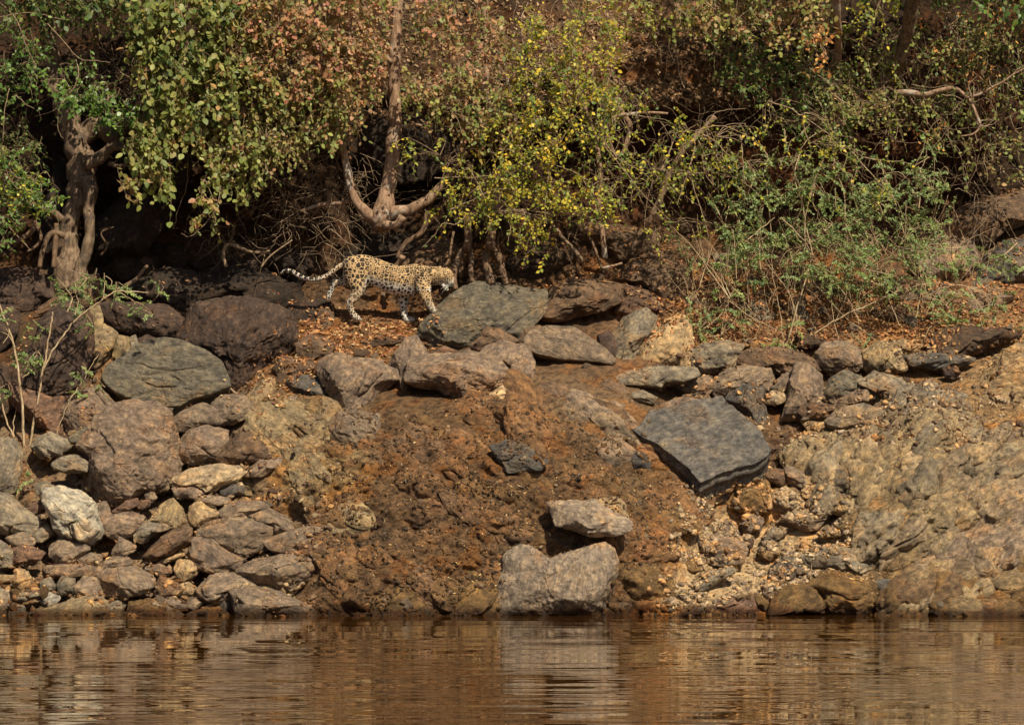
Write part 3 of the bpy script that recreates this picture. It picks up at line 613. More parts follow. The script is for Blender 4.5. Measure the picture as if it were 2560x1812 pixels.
('D -10,520 50,500 100,530 108,610 60,660 -10,650', 'pu', 60, {}, 'rounded purple stone left of the pale layered fin'),
('D 55,785 150,720 300,688 500,690 525,745 440,780 350,785 330,812 210,800 100,800', 'gy', 5, dict(slab=(.16, .8), T=.35), 'long flat pale slab below the tan layered outcrop'),
('D 508,600 560,570 680,550 775,570 740,640 700,705 560,712 508,670', 'gy', 10, dict(rough=1.2), 'grey stone with white marks right of the tan layered outcrop'),
('D 750,625 830,590 950,585 1080,610 1180,660 1205,715 1080,700 960,722 900,690 770,680', 'br', -15, dict(rough=1.2), 'long brown ribbed rock under the crossing dead stems'),
('D 1178,615 1230,560 1330,553 1420,600 1432,670 1350,712 1250,715 1192,675', 'gb', -5, dict(rough=1.2), 'rounded grey-brown rock right of the long brown ribbed one'),
('D 1435,600 1530,548 1625,590 1665,660 1640,705 1540,725 1435,705', 'ol', 55, {}, 'olive boulder right of the rounded grey-brown rock'),
('D 1655,622 1800,612 1960,628 2045,640 1960,682 1840,698 1690,680', 'bl', -2, {}, 'low slate grey slab right of the olive boulder'),
('D 1785,565 1820,500 1950,468 2130,468 2265,490 2265,525 2100,575 2040,605 1930,620 1795,605', 'db', -5, dict(dy=-.05), 'dark brown slab above the low slate grey one'),
('D 1195,855 1250,760 1330,708 1415,740 1400,800 1330,850 1240,885', 'gg', 35, dict(dy=-.05), 'grey layered stone leaning left beside the mauve pillar'),
('D 1405,762 1500,712 1620,758 1695,822 1680,875 1580,898 1510,822 1425,792', 'gy', -30, dict(rough=1.2, dy=-.05), 'grey layered stone leaning right, opposite the left-leaning one'),
('D 1255,890 1350,830 1450,798 1525,820 1520,875 1440,895 1350,892', 'gb', 15, {}, 'flat grey-brown stone between the two leaning layered stones'),
('D 1680,880 1720,790 1800,748 1792,812 1735,880', 'gb', 60, {}, 'pointed stone right of the right-leaning layered stone'),
('D 980,970 1030,850 1040,770 1060,690 1125,680 1195,740 1195,860 1110,900 1090,975', 'mv', 80, dict(dy=-.1), 'tall mauve pillar-like stone in the middle of the right rubble'),
('D 940,828 960,760 1040,698 1065,690 1040,780 1020,838', 'gb', 60, {}, 'brown stone left of the mauve pillar'),
('D 1085,935 1110,885 1250,888 1355,895 1300,925 1240,962 1120,965', 'br', 0, dict(dy=-.12), 'dark hollowed slab at the foot of the mauve pillar'),
('D 1225,995 1300,920 1420,888 1530,940 1495,995 1400,1012 1310,1042 1235,1022', 'gy', 10, dict(dy=-.12, slab=(.2, .8)), 'pale grey flat-topped slab right of the dark hollowed slab'),
('D 1095,975 1170,943 1238,970 1220,1045 1130,1035', 'tn', 30, {}, 'yellowish stone under the pale flat-topped slab'),
('D 690,865 760,800 850,745 892,820 895,940 865,1030 800,970', 'bl', 65, dict(dy=.05), 'dark upright wedge standing behind the great slate slab'),
('D 605,770 700,700 800,690 910,700 935,765 900,830 800,790 690,850 625,835', 'gb', 20, dict(rough=1.5), 'crumbly brown rock behind the great slate slab'),
('D 445,805 500,760 580,738 625,780 585,835 480,840', 'gb', 0, {}, 'round brown stone right of the long flat pale slab'),
('D 145,835 230,818 305,852 280,885 180,865', 'gy', -10, {}, 'pale stone under the long flat pale slab'),
('D 335,885 420,858 560,848 620,868 560,905 340,920', 'mv', 5, {}, 'pinkish rock edge behind the great slate slab'),
('D 895,850 930,820 1000,830 1020,870 960,890 900,885', 'bs', 0, {}, 'cream stone between the dark wedge and the mauve pillar'),
('D 0,780 60,750 130,790 160,830 60,850 -20,830', 'br', -30, {}, 'brown stone left of the long flat pale slab'),
('D 770,545 830,530 860,560 830,590 770,585', 'or', 0, {}, 'small orange-brown stone among litter above the brown ribbed rock'),
('D 1860,700 1920,690 1955,720 1910,750 1870,740', 'pu', 0, {}, 'small dark purple stone on the tan slope at right'),
# ---- right upper
('D 1640,190 1700,60 1850,-20 2000,10 2055,130 2000,205 1900,235 1700,225', 'mv', -40, dict(T=.4), 'big mauve boulder behind the feathery shrub at right'),
('D 1565,240 1680,218 1900,230 2025,280 1970,355 1750,355 1610,310', 'mv', -10, {}, 'low mauve slab in front of the big mauve boulder'),
('D 2025,260 2150,238 2235,310 2170,375 2030,375', 'mv', -30, {}, 'reddish mauve stone below the dark blue-grey boulder'),
('D 2030,205 2090,90 2200,15 2400,0 2400,220 2220,285 2080,235', 'bl', 30, dict(T=.4), 'dark blue-grey boulder at the right edge'),
('D 1005,175 1100,150 1250,175 1295,290 1205,375 1080,335 1015,225', 'br', 60, {}, 'brown tilted rock in the middle of the feathery shrub'),
('D 1505,405 1580,348 1695,390 1685,445 1580,455', 'br', -20, {}, 'brown stone under the low mauve slab'),
('D 610,75 710,80 715,160 640,180', 'gy', 60, {}, 'pale stone in the shade left of the feathery shrub'),
('D 780,300 880,350 980,420 980,480 800,475 770,380', 'gg', -35, {}, 'green-grey rock among litter under the dead stems'),
('D 470,290 560,290 600,350 560,400 450,380', 'ol', 10, {}, 'olive stone right of the humped brown rock'),
('D 870,80 950,55 1060,90 1010,130 890,125', 'or', 0, dict(dy=.2), 'orange-brown stone in the dark gap above the shrub'),
('V 1660,1430 1850,1300 2182,1210 2400,1200 2300,1390 2050,1450 1960,1560 1900,1610 1780,1570 1680,1500', 'br', 25, dict(T=.3, Y=5.3), 'long mauve ledge rising to the right edge'),
('D 1060,520 1150,500 1230,520 1200,570 1080,580', 'db', 0, {}, 'dark stone under the crossing dead stems'),
('D 1560,560 1650,540 1740,570 1700,610 1600,610', 'tn', -5, {}, 'pale flat stone left of the dark brown slab'),
# ---- right lower
('E 697,480 700,400 745,350 830,300 900,330 925,400 915,475 820,490', 'ms', 40, {}, 'ochre mossy boulder in the shadow of the great slate slab'),
('E 875,295 920,262 1015,278 1035,345 990,360 900,325', 'br', -15, {}, 'brown stone right of the ochre mossy boulder'),
('E 1010,262 1080,268 1155,350 1155,400 1080,370 1030,340', 'gb', -40, {}, 'slanted grey-brown stone above the bright gravel'),
('E 910,480 940,400 1010,370 1090,420 1120,485 1010,495', 'bs', 40, dict(rough=1.3), 'cream-white rock at the head of the gravel gully'),
('E 765,565 790,508 850,502 882,540 862,598 790,605', 'mv', 50, {}, 'round mauve stone on the gravel'),
('E 965,555 1060,508 1215,492 1225,520 1165,585 1080,595 1030,572', 'gb', 15, {}, 'grey-brown slab at the top of the gravel gully'),
('E 600,645 640,580 705,545 725,612 660,655', 'gb', 55, {}, 'pointed stone on the gravel left of the round mauve one'),
('E 870,645 920,588 1015,588 1005,625 930,655', 'gy', 15, {}, 'grey flat stone in the middle of the gravel'),
('E 515,640 620,632 755,650 785,700 765,765 680,792 600,785 555,710', 'gb', -20, dict(rough=1.2), 'brown rock at the left side of the gravel gully'),
('E 750,640 790,625 830,650 820,690 770,680', 'db', 30, dict(dy=-.05), 'small dark stone above the brown rock of the gully'),
('E 865,725 900,658 975,678 975,712 920,755', 'tn', 60, {}, 'tan tooth of stone on the gravel'),
('E 1085,745 1180,700 1300,678 1425,690 1475,762 1445,805 1300,795 1150,795', 'gy', 5, dict(rough=1.2, dy=-.05), 'pale grey slab at the foot of the gravel gully'),
('E 915,855 960,770 1040,712 1100,735 1155,800 1075,825 990,875', 'bl', 40, dict(dy=-.08), 'dark slate stone left of the pale grey slab'),
('E 1210,795 1400,805 1510,862 1480,888 1380,858 1240,818', 'tn', -15, {}, 'long thin tan slab under the pale grey slab'),
('E 470,905 560,840 700,798 738,820 620,885 530,935', 'gy', 25, dict(dy=-.05), 'long slanting stone in the gravel near the water'),
('E 332,915 420,888 500,908 525,980 470,1010 380,965', 'ol', -25, {}, 'olive brown stone near the water right of the mound'),
('E 195,1005 260,962 390,962 435,1000 400,1040 260,1045', 'gy', -5, dict(rough=1.2), 'pale layered stone at the waterline right of the big boulder'),
('E 550,1050 610,968 720,948 842,958 858,1040 700,1070', 'rd', 10, dict(rough=1.2), 'reddish wet rock at the waterline'),
('E 815,940 870,948 920,990 895,1030 840,985', 'ms', -40, dict(dy=-.1), 'small dark wet stone right of the reddish wet rock'),
('E 870,905 950,900 955,965 910,985', 'rd', 60, {}, 'small red-brown stone above the mossy shore boulders'),
('E 1470,885 1540,862 1635,890 1600,925 1520,925', 'bl', -10, {}, 'small slate stone between gravel and outcrop'),
('E 1595,895 1660,830 1745,798 1720,865 1650,925', 'gy', 35, dict(rough=1.3), 'pale banded stone beside the shore outcrop'),
('E 915,1050 960,930 1060,885 1180,915 1215,1000 1215,1060', 'ms', 20, dict(T=.3, rough=.8, p=2.2, chis=3), 'rounded mossy boulder at the water, left one'),
('E 1075,880 1200,825 1350,848 1480,890 1510,980 1400,1055 1230,1050 1200,930', 'ms', -15, dict(T=.32, rough=.8, p=2.2, chis=3), 'wide rounded mossy boulder at the water with thin reeds in front'),
('E 1250,495 1290,420 1345,418 1415,470 1405,505 1330,535', 'ol', 30, {}, 'olive rock between the gravel and the outcrop'),
('E 1995,75 2060,28 2145,42 2135,85 2040,95', 'gy', 0, {}, 'rounded grey stone on the outcrop at right'),
('E 2205,190 2240,128 2400,130 2400,215', 'db', 0, {}, 'dark stone lying at the right edge'),
('E 2110,110 2200,58 2400,50 2400,120 2160,155', 'gb', -5, {}, 'flat brown stone at the right edge above the dark stone'),
('E 460,760 520,740 560,800 500,850 420,850 360,830', 'ms', 20, {}, 'ochre lump at the foot of the brown mound'),
('F 1915,700 1950,650 2015,720 1975,760 1930,755', 'br', 50, {}, 'small stone beside the big boulder in the water'),
('F 1830,760 1870,700 1935,750 1930,780 1840,785', 'br', 30, {}, 'tiny wet stone at the right foot of the big boulder in the water'),
('E 1170,610 1260,580 1340,590 1300,630 1200,635', 'tn', 5, {}, 'flat pale stone in the upper gravel'),
('E 1330,630 1400,620 1410,650 1350,660', 'bs', 0, {}, 'little cream stone beside the outcrop'),
('E 170,230 165,170 230,180 280,240 270,270 190,260', 'bl', -40, dict(dy=-.12), 'grey stone against the left side of the great slate slab'),
# ---- in the mound
('F 1540,130 1650,125 1800,130 1900,180 1995,230 1995,280 1900,312 1800,318 1700,285 1600,260 1570,200', 'g2', -15, dict(dy=-.30, rough=1.), 'flat grey-brown rock lying on the brown mound above the big water boulder'),
('F 1815,125 1850,110 1940,98 1985,150 1995,225 1900,185', 'tn', -35, dict(dy=-.24), 'pale rock piece behind the flat rock on the mound'),
('C 1010,900 1110,860 1230,888 1330,960 1385,995 1330,1045 1200,1055 1130,1065 1080,995', 'bl', -20, dict(rough=1.2, T=.15, dy=-.14), 'dark slab half sunk in the middle of the brown mound'),
('F 1265,785 1283,640 1272,600 1310,520 1298,460 1345,410 1400,383 1455,390 1490,425 1545,465 1640,430 1730,400 1830,372 1890,400 1920,480 1903,560 1895,650 1855,730 1800,785 1650,800 1450,800', 'g2', 80, dict(fis=0., T=.45, Y=-.10, lean=.10, rough=.45, cell=.014, chis=6, p=3.4, grow=1.09), 'big boulder with a notched top standing at the water'),
('C 240,690 240,880 200,940 100,960 -20,920 -60,760 0,680 110,670', 'gb', -30, dict(rough=1.3), 'brown rock at the upper left flank of the mound'),
('W 625,915 650,890 690,905 705,940 660,960 630,955', 'gb', 50, {}, 'round grey-brown stone left of the flank of the mound'),
('W 640,960 705,935 720,895 760,905 790,960 760,1020 700,1010', 'ol', -40, dict(rough=1.3), 'olive-brown grooved rock on the left flank of the mound'),
]
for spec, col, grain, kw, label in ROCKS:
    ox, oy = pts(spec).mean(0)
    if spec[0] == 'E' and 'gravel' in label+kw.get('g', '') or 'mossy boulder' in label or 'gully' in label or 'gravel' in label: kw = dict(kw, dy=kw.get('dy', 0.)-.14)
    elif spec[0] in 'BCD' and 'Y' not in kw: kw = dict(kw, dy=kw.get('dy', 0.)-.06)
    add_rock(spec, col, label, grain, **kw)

# the great slate slab: a tilted flat top with two dark broken sides
def great_slab():
    top = pts('S 110,580 230,500 300,380 340,340 520,310 700,250 1000,190 1130,180 1180,140 1250,145 1300,230 1380,280 1590,460 1740,600 1790,710 1870,840 1840,900 1700,1000 1430,1060 1200,1150 1060,1210 970,1260 900,1180 840,1090 700,980 500,820 400,740 270,690 190,640')
    Y0 = float(terr0(1750, 1090)[0])
    cx, cy = top.mean(0); q = top-[cx, cy]
    n = 340; seg = np.linalg.norm(np.roll(q, -1, 0)-q, axis=1); cum = np.concatenate([[0], np.cumsum(seg)])
    s = np.linspace(0, cum[-1], n, endpoint=False); qq = np.concatenate([q, q[:1]])
    e = np.stack([np.interp(s, cum, qq[:, 0]), np.interp(s, cum, qq[:, 1])], 1)
    ang = np.arctan2(e[:, 1], e[:, 0])
    e = e*(1+.03*fbm(np.stack([e[:, 0]*.06, e[:, 1]*.06, 0*s], 1), 3, 5))[:, None]
    k = 40; rows = []
    plane = lambda px, py: Y0-.50-(py)*.0042*1.05+px*.0004       # the top leans back as it rises
    def W(exy, Yv): return np.stack(list(PX(exy[:, 0]+cx, exy[:, 1]+cy, Yv))[:1]+[Yv]+list(PX(exy[:, 0]+cx, exy[:, 1]+cy, Yv))[1:], 1)
    for i in range(1, k+1): rows.append(W(e*(i/k), plane(*(e*(i/k)).T)))
    T0 = W(np.zeros((1, 2)), plane(np.zeros(1), np.zeros(1)))
    edge = rows[-1]; ns = 14
    for i in range(1, ns+1):
        u = i/ns; rr = edge.copy(); jag = .03*np.sin(u*21)+.05*fbm(np.stack([edge[:, 0]*5, edge[:, 2]*5, 0*s+u*9], 1), 3, 8)
        rr[:, 0] += (T0[0, 0]-edge[:, 0])*(.05*u)-.03*u; rr[:, 1] += u*.36+jag*.6; rr[:, 2] += -u*.42+jag*.5; rows.append(rr)
    bt = rows[-1]; cb = bt.mean(0)
    for u in (.7, .35): rows.append(cb+(bt-cb)*u+[0, .06, 0])
    V = np.concatenate([T0]+rows+[[cb+[0, .08, 0]]]); nr = len(rows); a = np.arange(n); b = (a+1) % n; Fs = []
    for i in range(nr-1): Fs.append(np.stack([1+i*n+a, 1+(i+1)*n+a, 1+(i+1)*n+b, 1+i*n+b], 1))
    F = [np.concatenate(Fs), np.concatenate([np.stack([0*a, 1+a, 1+b], 1), np.stack([0*a+len(V)-1, 1+(nr-1)*n+b, 1+(nr-1)*n+a], 1)])]
    N = np.array([0, -.72, .69]); g = math.radians(20); C = V.mean(0); V = V-C
    L = np.stack([V[:, 0]*math.cos(g)+V[:, 2]*math.sin(g), V[:, 1], -V[:, 0]*math.sin(g)+V[:, 2]*math.cos(g)], 1)
    d = .03*fbm(L*2., 4, 3)+.022*(np.clip((np.mod((L[:, 2]+.25*fbm(L*1.6, 3, 2))*3.1, 1))*6, 0, 1)-np.mod((L[:, 2]+.25*fbm(L*1.6, 3, 2))*3.1, 1))*np.clip(fbm(L*2.3, 2, 7)*3, 0, 1)+.012*ridged(L*np.array([5, 5, 12.]), 4, 4)*np.clip(fbm(L*2, 2, 9)+.3, 0, 1)+.006*fbm(L*25, 3, 6)
    L = L+np.outer(d, N)
    # one broken step near the lower edge
    me = mesh_np('great_slab', L, F, M_ROCK, False)
    o = obj('rock', me, label='great dark slate slab with a flat tilted top and broken dark sides', cat='rock'); o.location = C; o.rotation_euler = (0, -g, 0)
    o.color = (.155, .148, .140, 1)
great_slab()

# outcrop bodies on the right shore
# the bedrock outcrop on the right shore is one mass of folded ridges
def part_rock(parent, spec, col, grain, kw, name):
    o = add_rock(spec, col, None, grain, name=name, **kw); del o['category']
    o.parent = parent; o.location = o.location-parent.location; return o
oc = obj('rock_outcrop', None, label='large folded bedrock outcrop running from the rubble band down to the water at right', cat='outcrop', loc=P(2300, 1300, 1.2))
BODY = [('0 2205,1120 2230,1040 2290,1000 2380,1000 2405,1040 2430,1110 2380,1180 2290,1190 2220,1160', 'gy', 60, dict(T=.3, rough=1.3, dy=.12)), ('0 2030,1200 2100,1130 2190,1100 2270,1140 2300,1210 2220,1290 2130,1280 2060,1250', 'ol', 60, dict(T=.3, rough=1.3, dy=.12)),
 ('0 2150,1360 2190,1270 2300,1180 2420,1150 2520,1190 2480,1290 2380,1330 2300,1430 2230,1490 2170,1450', 'ol', 35, dict(T=.4, dy=.15)), ('0 2300,1440 2340,1340 2440,1270 2560,1190 2680,1200 2720,1450 2600,1500 2450,1530 2320,1510', 'gb', 30, dict(T=.4, dy=.15)),
 ('0 2420,1550 2460,1440 2560,1410 2720,1440 2720,1570 2500,1580', 'ms', 20, dict(T=.35, rough=1.4))]
for spec, col, g, kw in BODY: part_rock(oc, spec, col, g, dict(cell=.017, fold=1., **kw), 'bedrock')
RIDGE = ['bl 40 640,150 720,80 820,50 1000,40 1190,90 1200,200 1060,185 900,220 700,275 640,250', 'ol 45 780,330 830,230 1000,190 1180,200 1245,260 1200,370 1100,450 960,440 850,400', 'gy 60 460,300 560,230 640,255 700,290 640,460 540,520 450,430', 'bl 70 640,300 720,290 780,350 720,440 650,455',
 'ol 50 20,470 150,380 330,370 450,440 400,560 250,700 150,650 60,560', 'gy 80 240,700 320,480 440,480 480,560 400,640 330,740', 'wh 70 390,740 430,600 500,560 560,640 520,760 440,790', 'bs 60 520,680 580,500 680,510 720,600 650,780 560,800', 'bs 20 660,600 700,550 820,545 832,600 760,640', 'ol 20 700,500 860,380 1080,430 1180,520 1100,640 900,620 780,560',
 'gy 30 1180,500 1300,430 1480,470 1560,600 1400,700 1250,660', 'br 25 860,680 950,600 1080,620 1100,720 980,780 850,760', 'ms 20 440,930 560,830 780,770 1000,760 980,900 820,1060 620,1080 480,1040', 'ms 35 560,1260 700,1150 900,1050 980,960 1015,1060 900,1200 750,1310 620,1310', 'gy 60 950,1100 980,920 1080,780 1200,750 1285,850 1290,1050 1200,1140 1060,1200',
 'gb 35 1280,950 1300,800 1450,680 1640,600 1720,700 1700,950 1550,1150 1400,1200 1290,1100', 'br 10 1060,1250 1200,1150 1400,1200 1500,1260 1400,1380 1200,1400 1080,1350', 'ms 50 780,1450 850,1310 1000,1250 1085,1330 1060,1450 920,1530 800,1575', 'gg 15 1000,1500 1080,1390 1300,1360 1480,1400 1640,1360 1680,1560 1300,1600 1050,1590', 'gb 30 1380,1330 1500,1220 1640,1240 1740,1400 1600,1500 1450,1440',
 'gb 30 1100,640 1200,560 1300,680 1280,790 1130,760', 'br 30 1480,480 1600,430 1720,500 1700,620 1570,610', 'gy 40 1200,280 1320,330 1400,420 1300,440 1200,370', 'tn 25 540,800 640,760 760,740 740,800 600,860']
for r in RIDGE:
    c, g, p = r.split(' ', 2); pp = pts('G '+p); sz = math.sqrt(np.ptp(pp[:, 0])*np.ptp(pp[:, 1]))*.0049
    o = part_rock(oc, 'G '+p, c, float(g), dict(cell=.017, fold=.9, rough=1., dy=-.02, grow=1.16, chis=5, T=.26*sz), 'ridge'); a = np.array(o.color[:3])*.55+np.array(COLS['ol'])*.45; o.color = (*a, 1)
mnd = [('0 620,1130 650,1040 720,1030 800,1050 860,1120 850,1220 780,1270 690,1250 620,1200', 'ol', -35, dict(T=.10, rough=1.0, fold=.8, dy=.08), 'ochre crumbling bedrock left of the brown mound'),
 ('0 760,1130 830,1080 910,1100 940,1190 880,1270 800,1290 760,1220', 'ol', -30, dict(T=.08, rough=1., fold=.7, dy=.05), 'crumbly olive ledge between ochre bedrock and the brown mound'),
 ('0 1640,1180 1715,1150 1755,1200 1760,1290 1735,1370 1690,1400 1650,1330 1610,1260', 'mu', -45, dict(T=.10, rough=1., fold=.9, dy=.10), 'rough brown shoulder on the right side of the mound'),
 ('0 2420,1010 2500,900 2600,860 2720,860 2720,1000 2560,1060 2480,1060', 'tn', 10, dict(T=.3, fold=.5), 'sandy tan swell of rock on the right slope'),
 ('F 320,190 420,150 560,150 600,230 500,330 350,300', 'ol', -20, dict(T=.08, fold=.6), 'half-buried olive ledge at the left top of the brown mound'),
 ('F 760,310 900,285 1010,330 940,380 800,370', 'mu', -10, dict(T=.07, fold=.5), 'dark flat ledge sunk in the middle left of the brown mound'),
 ('F 560,690 640,620 800,600 900,660 900,790 620,800', 'ms', 15, dict(T=.14, fold=.7), 'ochre-brown lump at the water below the mound'),
 ('F 940,640 1010,560 1180,530 1270,620 1260,800 950,800', 'ms', 40, dict(T=.14, fold=.7), 'ochre-brown lump at the water touching the big boulder on its left'),
 ('F 1900,520 2050,480 2200,540 2210,640 2050,690 1910,660', 'ms', -20, dict(T=.12, fold=.7), 'ochre-brown lump right of the big water boulder'),
 ('C 1480,600 1600,560 1800,640 1860,730 1750,760 1560,690', 'gb', -35, dict(T=.10, fold=.7), 'grey-brown streaked ledge on the upper right of the mound'),
 ('C 1300,560 1400,500 1480,520 1450,620 1330,640', 'br', -40, dict(T=.09, fold=.6), 'brown ledge below the cream stone on the top of the mound'),
 ('C 1700,900 1850,880 1940,960 1850,1030 1720,990', 'gb', -30, dict(T=.08, fold=.6), 'crumbling ledge left of the great slate slab'),
 ('C 400,1130 560,1080 700,1120 680,1210 480,1230', 'mu', -10, dict(T=.09, fold=.7), 'dark crumbling ledge on the lower left of the mound')]
for spec, col, grain, kw, label in mnd:
    o = add_rock(spec, col, label, grain, name='ledge', cell=.017, **kw); o['category'] = 'ledge'

# ridges of folded layers on the outcrop and crags of the earth mound
def lens(cx, cy, ln, wd, ang, rg):
    a = np.linspace(0, 2*math.pi, 11, endpoint=False); r = rg.uniform(.72, 1.15, 11); x = np.cos(a)*ln/2*r; y = np.sin(a)*wd/2*r; g = math.radians(ang)
    return '0 '+' '.join('%.1f,%.1f' % (cx+u*math.cos(g)+v*math.sin(g), cy-u*math.sin(g)+v*math.cos(g)) for u, v in zip(x, y))
rgm = np.random.default_rng(4)
def field(parent, poly, n, l0, l1, asp, ang, jit, cols, name, base, T, fold, dy):
    pp = pts(poly); lo, hi = pp.min(0), pp.max(0); k = 0
    while k < n:
        c = rgm.uniform(lo, hi)
        if poly_soft(c[:1], c[1:], pp, 1.)[0] < .5: continue
        ln = rgm.uniform(l0, l1); wd = ln*rgm.uniform(asp*.7, asp*1.3); g = ang+rgm.normal(0, jit); col = cols[int(rgm.integers(len(cols)))]
        o = part_rock(parent, lens(c[0], c[1], ln, wd, g, rgm), col, g, dict(cell=.018, fold=fold, rough=1., dy=dy, chis=8, T=T*math.sqrt(ln*wd)*.0049, seed=int(rgm.integers(9999))), name)
        a = np.array(o.color[:3])*.6+np.array(COLS[base])*.4; o.color = (*a, 1); k += 1
field(oc, '0 2150,1360 2300,1130 2640,1000 2640,1540 2230,1540', 34, 90, 260, .26, 42, 12, ['ol', 'gy', 'gb', 'tn', 'gg', 'ms'], 'ridge', 'ol', .34, .6, -.16)
field(oc, '0 2010,1220 2100,1110 2400,1040 2440,1150 2240,1290 2080,1270', 18, 60, 160, .34, 55, 18, ['gy', 'ol', 'bl', 'bs', 'gy'], 'ridge', 'ol', .36, .6, -.14)
field(oc, '0 2200,1460 2280,1420 2400,1440 2620,1430 2640,1550 2200,1550', 18, 60, 170, .42, 22, 16, ['ms', 'ms', 'br', 'ol'], 'ridge', 'ms', .40, .5, -.22)
em = obj('earth_mound', None, label='crumbling rust-brown mound of earth and rotten rock in the middle of the bank', cat='mound', loc=P(1200, 1250, .8))
field(em, '0 830,1300 900,1080 1250,1010 1560,1040 1690,1180 1660,1380 1480,1500 800,1520', 64, 60, 210, .40, -24, 22, ['mu', 'mu', 'br', 'ms', 'mu'], 'crag', 'mu', .20, .6, .05)
field(em, '0 1330,990 1560,1000 1560,1080 1380,1060', 7, 60, 150, .35, -38, 10, ['gb', 'br', 'gy'], 'crag', 'mu', .26, .6, .0)
# ------------------------------------------------------------------ loose stones, gravel, litter
bpy.context.view_layer.update()
DG = bpy.context.evaluated_depsgraph_get()
def sample_zone(poly, n, rg):
    pp = pts(poly) if isinstance(poly, str) else poly; lo, hi = pp.min(0), pp.max(0); out = []
    while len(out) < n:
        q = rg.uniform(lo-40, hi+40, (max(n, 50)*2, 2)); w = poly_soft(q[:, 0]+30*vnoise(np.c_[q/70, q[:, :1]*0], 3), q[:, 1]+30*vnoise(np.c_[q/70, q[:, :1]*0+9], 4), pp, 30.)
        w = w*np.clip(.75+1.3*fbm(np.c_[q/60, q[:, :1]*0], 3, 5), .08, 1)
        out.extend(q[rg.random(len(q)) < w].tolist())
    return np.array(out[:n])
def drop(px, py, up=.22, fwd=.12):
    """A point above the bank falls on whatever lies below it."""
    Y = ground_fast(px, py); p = P(px, py, Y)+Vector((0, -fwd, up))
    ok, loc, nor, idx, o, m = SC.ray_cast(DG, p, Vector((0, .12, -1)).normalized(), distance=1.2)
    if not ok: return None
    if nor.z < 0: nor = -nor
    return loc, nor
SHP = []
for k in range(10):
    rg = np.random.default_rng(100+k); V, F = cube_sphere(7)
    V = V.copy()
    for _ in range(8):
        nn = rg.normal(size=3); nn /= np.linalg.norm(nn); e = V@nn-rg.uniform(.45, .8); m = e > 0; V[m] -= np.outer(e[m], nn)
    V = V*np.array([1., rg.uniform(.6, .9), rg.uniform(.32, .6)])
    V = V+V/np.linalg.norm(V, axis=1)[:, None]*(.10*fbm(V*np.array([2, 2, 5.])+k*9, 3, k))[:, None]
    SHP.append(mesh_np('loose_stone', V, F, M_ROCK, False))
def lay_rot(nor, rg, tilt=.35):
    z = (nor+Vector(rg.normal(size=3))*tilt).normalized(); q = z.to_track_quat('Z', 'X')
    return q @ Quaternion((0, 0, 1), rg.uniform(0, 2*math.pi))
CW = {'gb': 'grey-brown', 'mv': 'mauve-brown', 'tn': 'tan', 'gy': 'grey', 'rd': 'reddish', 'br': 'dark brown', 'bs': 'cream', 'ms': 'ochre', 'pu': 'purplish', 'dk': 'blackish'}
def scatter_stones(zone, n, smin, smax, cols, label, group, seed, name='loose_stone'):
    rg = np.random.default_rng(seed)
    for (px, py) in sample_zone(zone, n, rg):
        r = drop(px, py)
        if r is None or r[0].z < -.12: continue
        s = smin+(smax-smin)*rg.random()**2
        ck = cols[int(rg.integers(len(cols)))]; wd = CW[ck]; lb = label.replace('small', 'small '+wd, 1) if 'small' in label else label.replace('stone', wd+' stone', 1)
        o = obj(name, SHP[int(rg.integers(10))], label=lb, cat='stone', group=group)
        o.location = r[0]+Vector((0, 0, s*.15)); o.rotation_mode = 'QUATERNION'; o.rotation_quaternion = lay_rot(r[1], rg); o.scale = (s, s, s)
        c = np.array(COLS[ck])*rg.uniform(.85, 1.2); o.color = (*c, 1)
GRP = 'small loose stones between the big rocks'
scatter_stones('0 0,1150 500,1130 800,1200 720,1320 760,1500 780,1535 0,1545', 52, .035, .10, ['gb', 'mv', 'tn', 'gy', 'rd'], 'small loose stone in the left rock pile near the water', GRP, 1)
scatter_stones('0 560,860 850,830 1050,900 900,1040 720,1180 560,1050', 22, .03, .08, ['gb', 'tn', 'br'], 'small stone among leaf litter on the slope below the leopard', GRP, 2)
scatter_stones('0 1740,1260 1830,1230 2080,1260 2150,1350 2000,1500 1650,1535 1660,1440', 45, .03, .085, ['gb', 'tn', 'bs', 'gy', 'tn'], 'small pale stone in the gravel gully near the water', GRP, 3)
scatter_stones('0 1640,920 2100,860 2480,930 2400,1010 2000,1130 1900,1030', 26, .03, .09, ['gb', 'tn', 'gy', 'br'], 'small stone in the rubble band above the great slate slab', GRP, 4)
scatter_stones('0 1700,760 2100,700 2560,780 2500,880 1900,850', 22, .04, .10, ['gb', 'br', 'mv'], 'small stone in dead leaves under the feathery shrub', GRP, 5)
scatter_stones('0 830,1130 1250,1050 1600,1150 1700,1350 1500,1500 830,1480', 14, .015, .04, ['tn', 'bs', 'gy', 'br'], 'tiny pale stone on the brown earth mound', GRP, 6)
scatter_stones('0 0,880 300,1000 560,1150 300,1180 0,1150', 14, .04, .09, ['gb', 'mv', 'rd'], 'small stone in a crack of the upper left boulders', GRP, 8)

scatter_stones('0 0,1515 1100,1515 1100,1545 0,1545', 30, .04, .12, ['gb', 'ms', 'gy', 'br', 'ms'], 'small wet stone half sunk along the left waterline', 'wet stones along the waterline', 11)
scatter_stones('0 1380,1515 2560,1515 2560,1545 1380,1545', 30, .04, .12, ['gb', 'ms', 'gy', 'ms', 'rd'], 'small wet stone half sunk along the right waterline', 'wet stones along the waterline', 12)

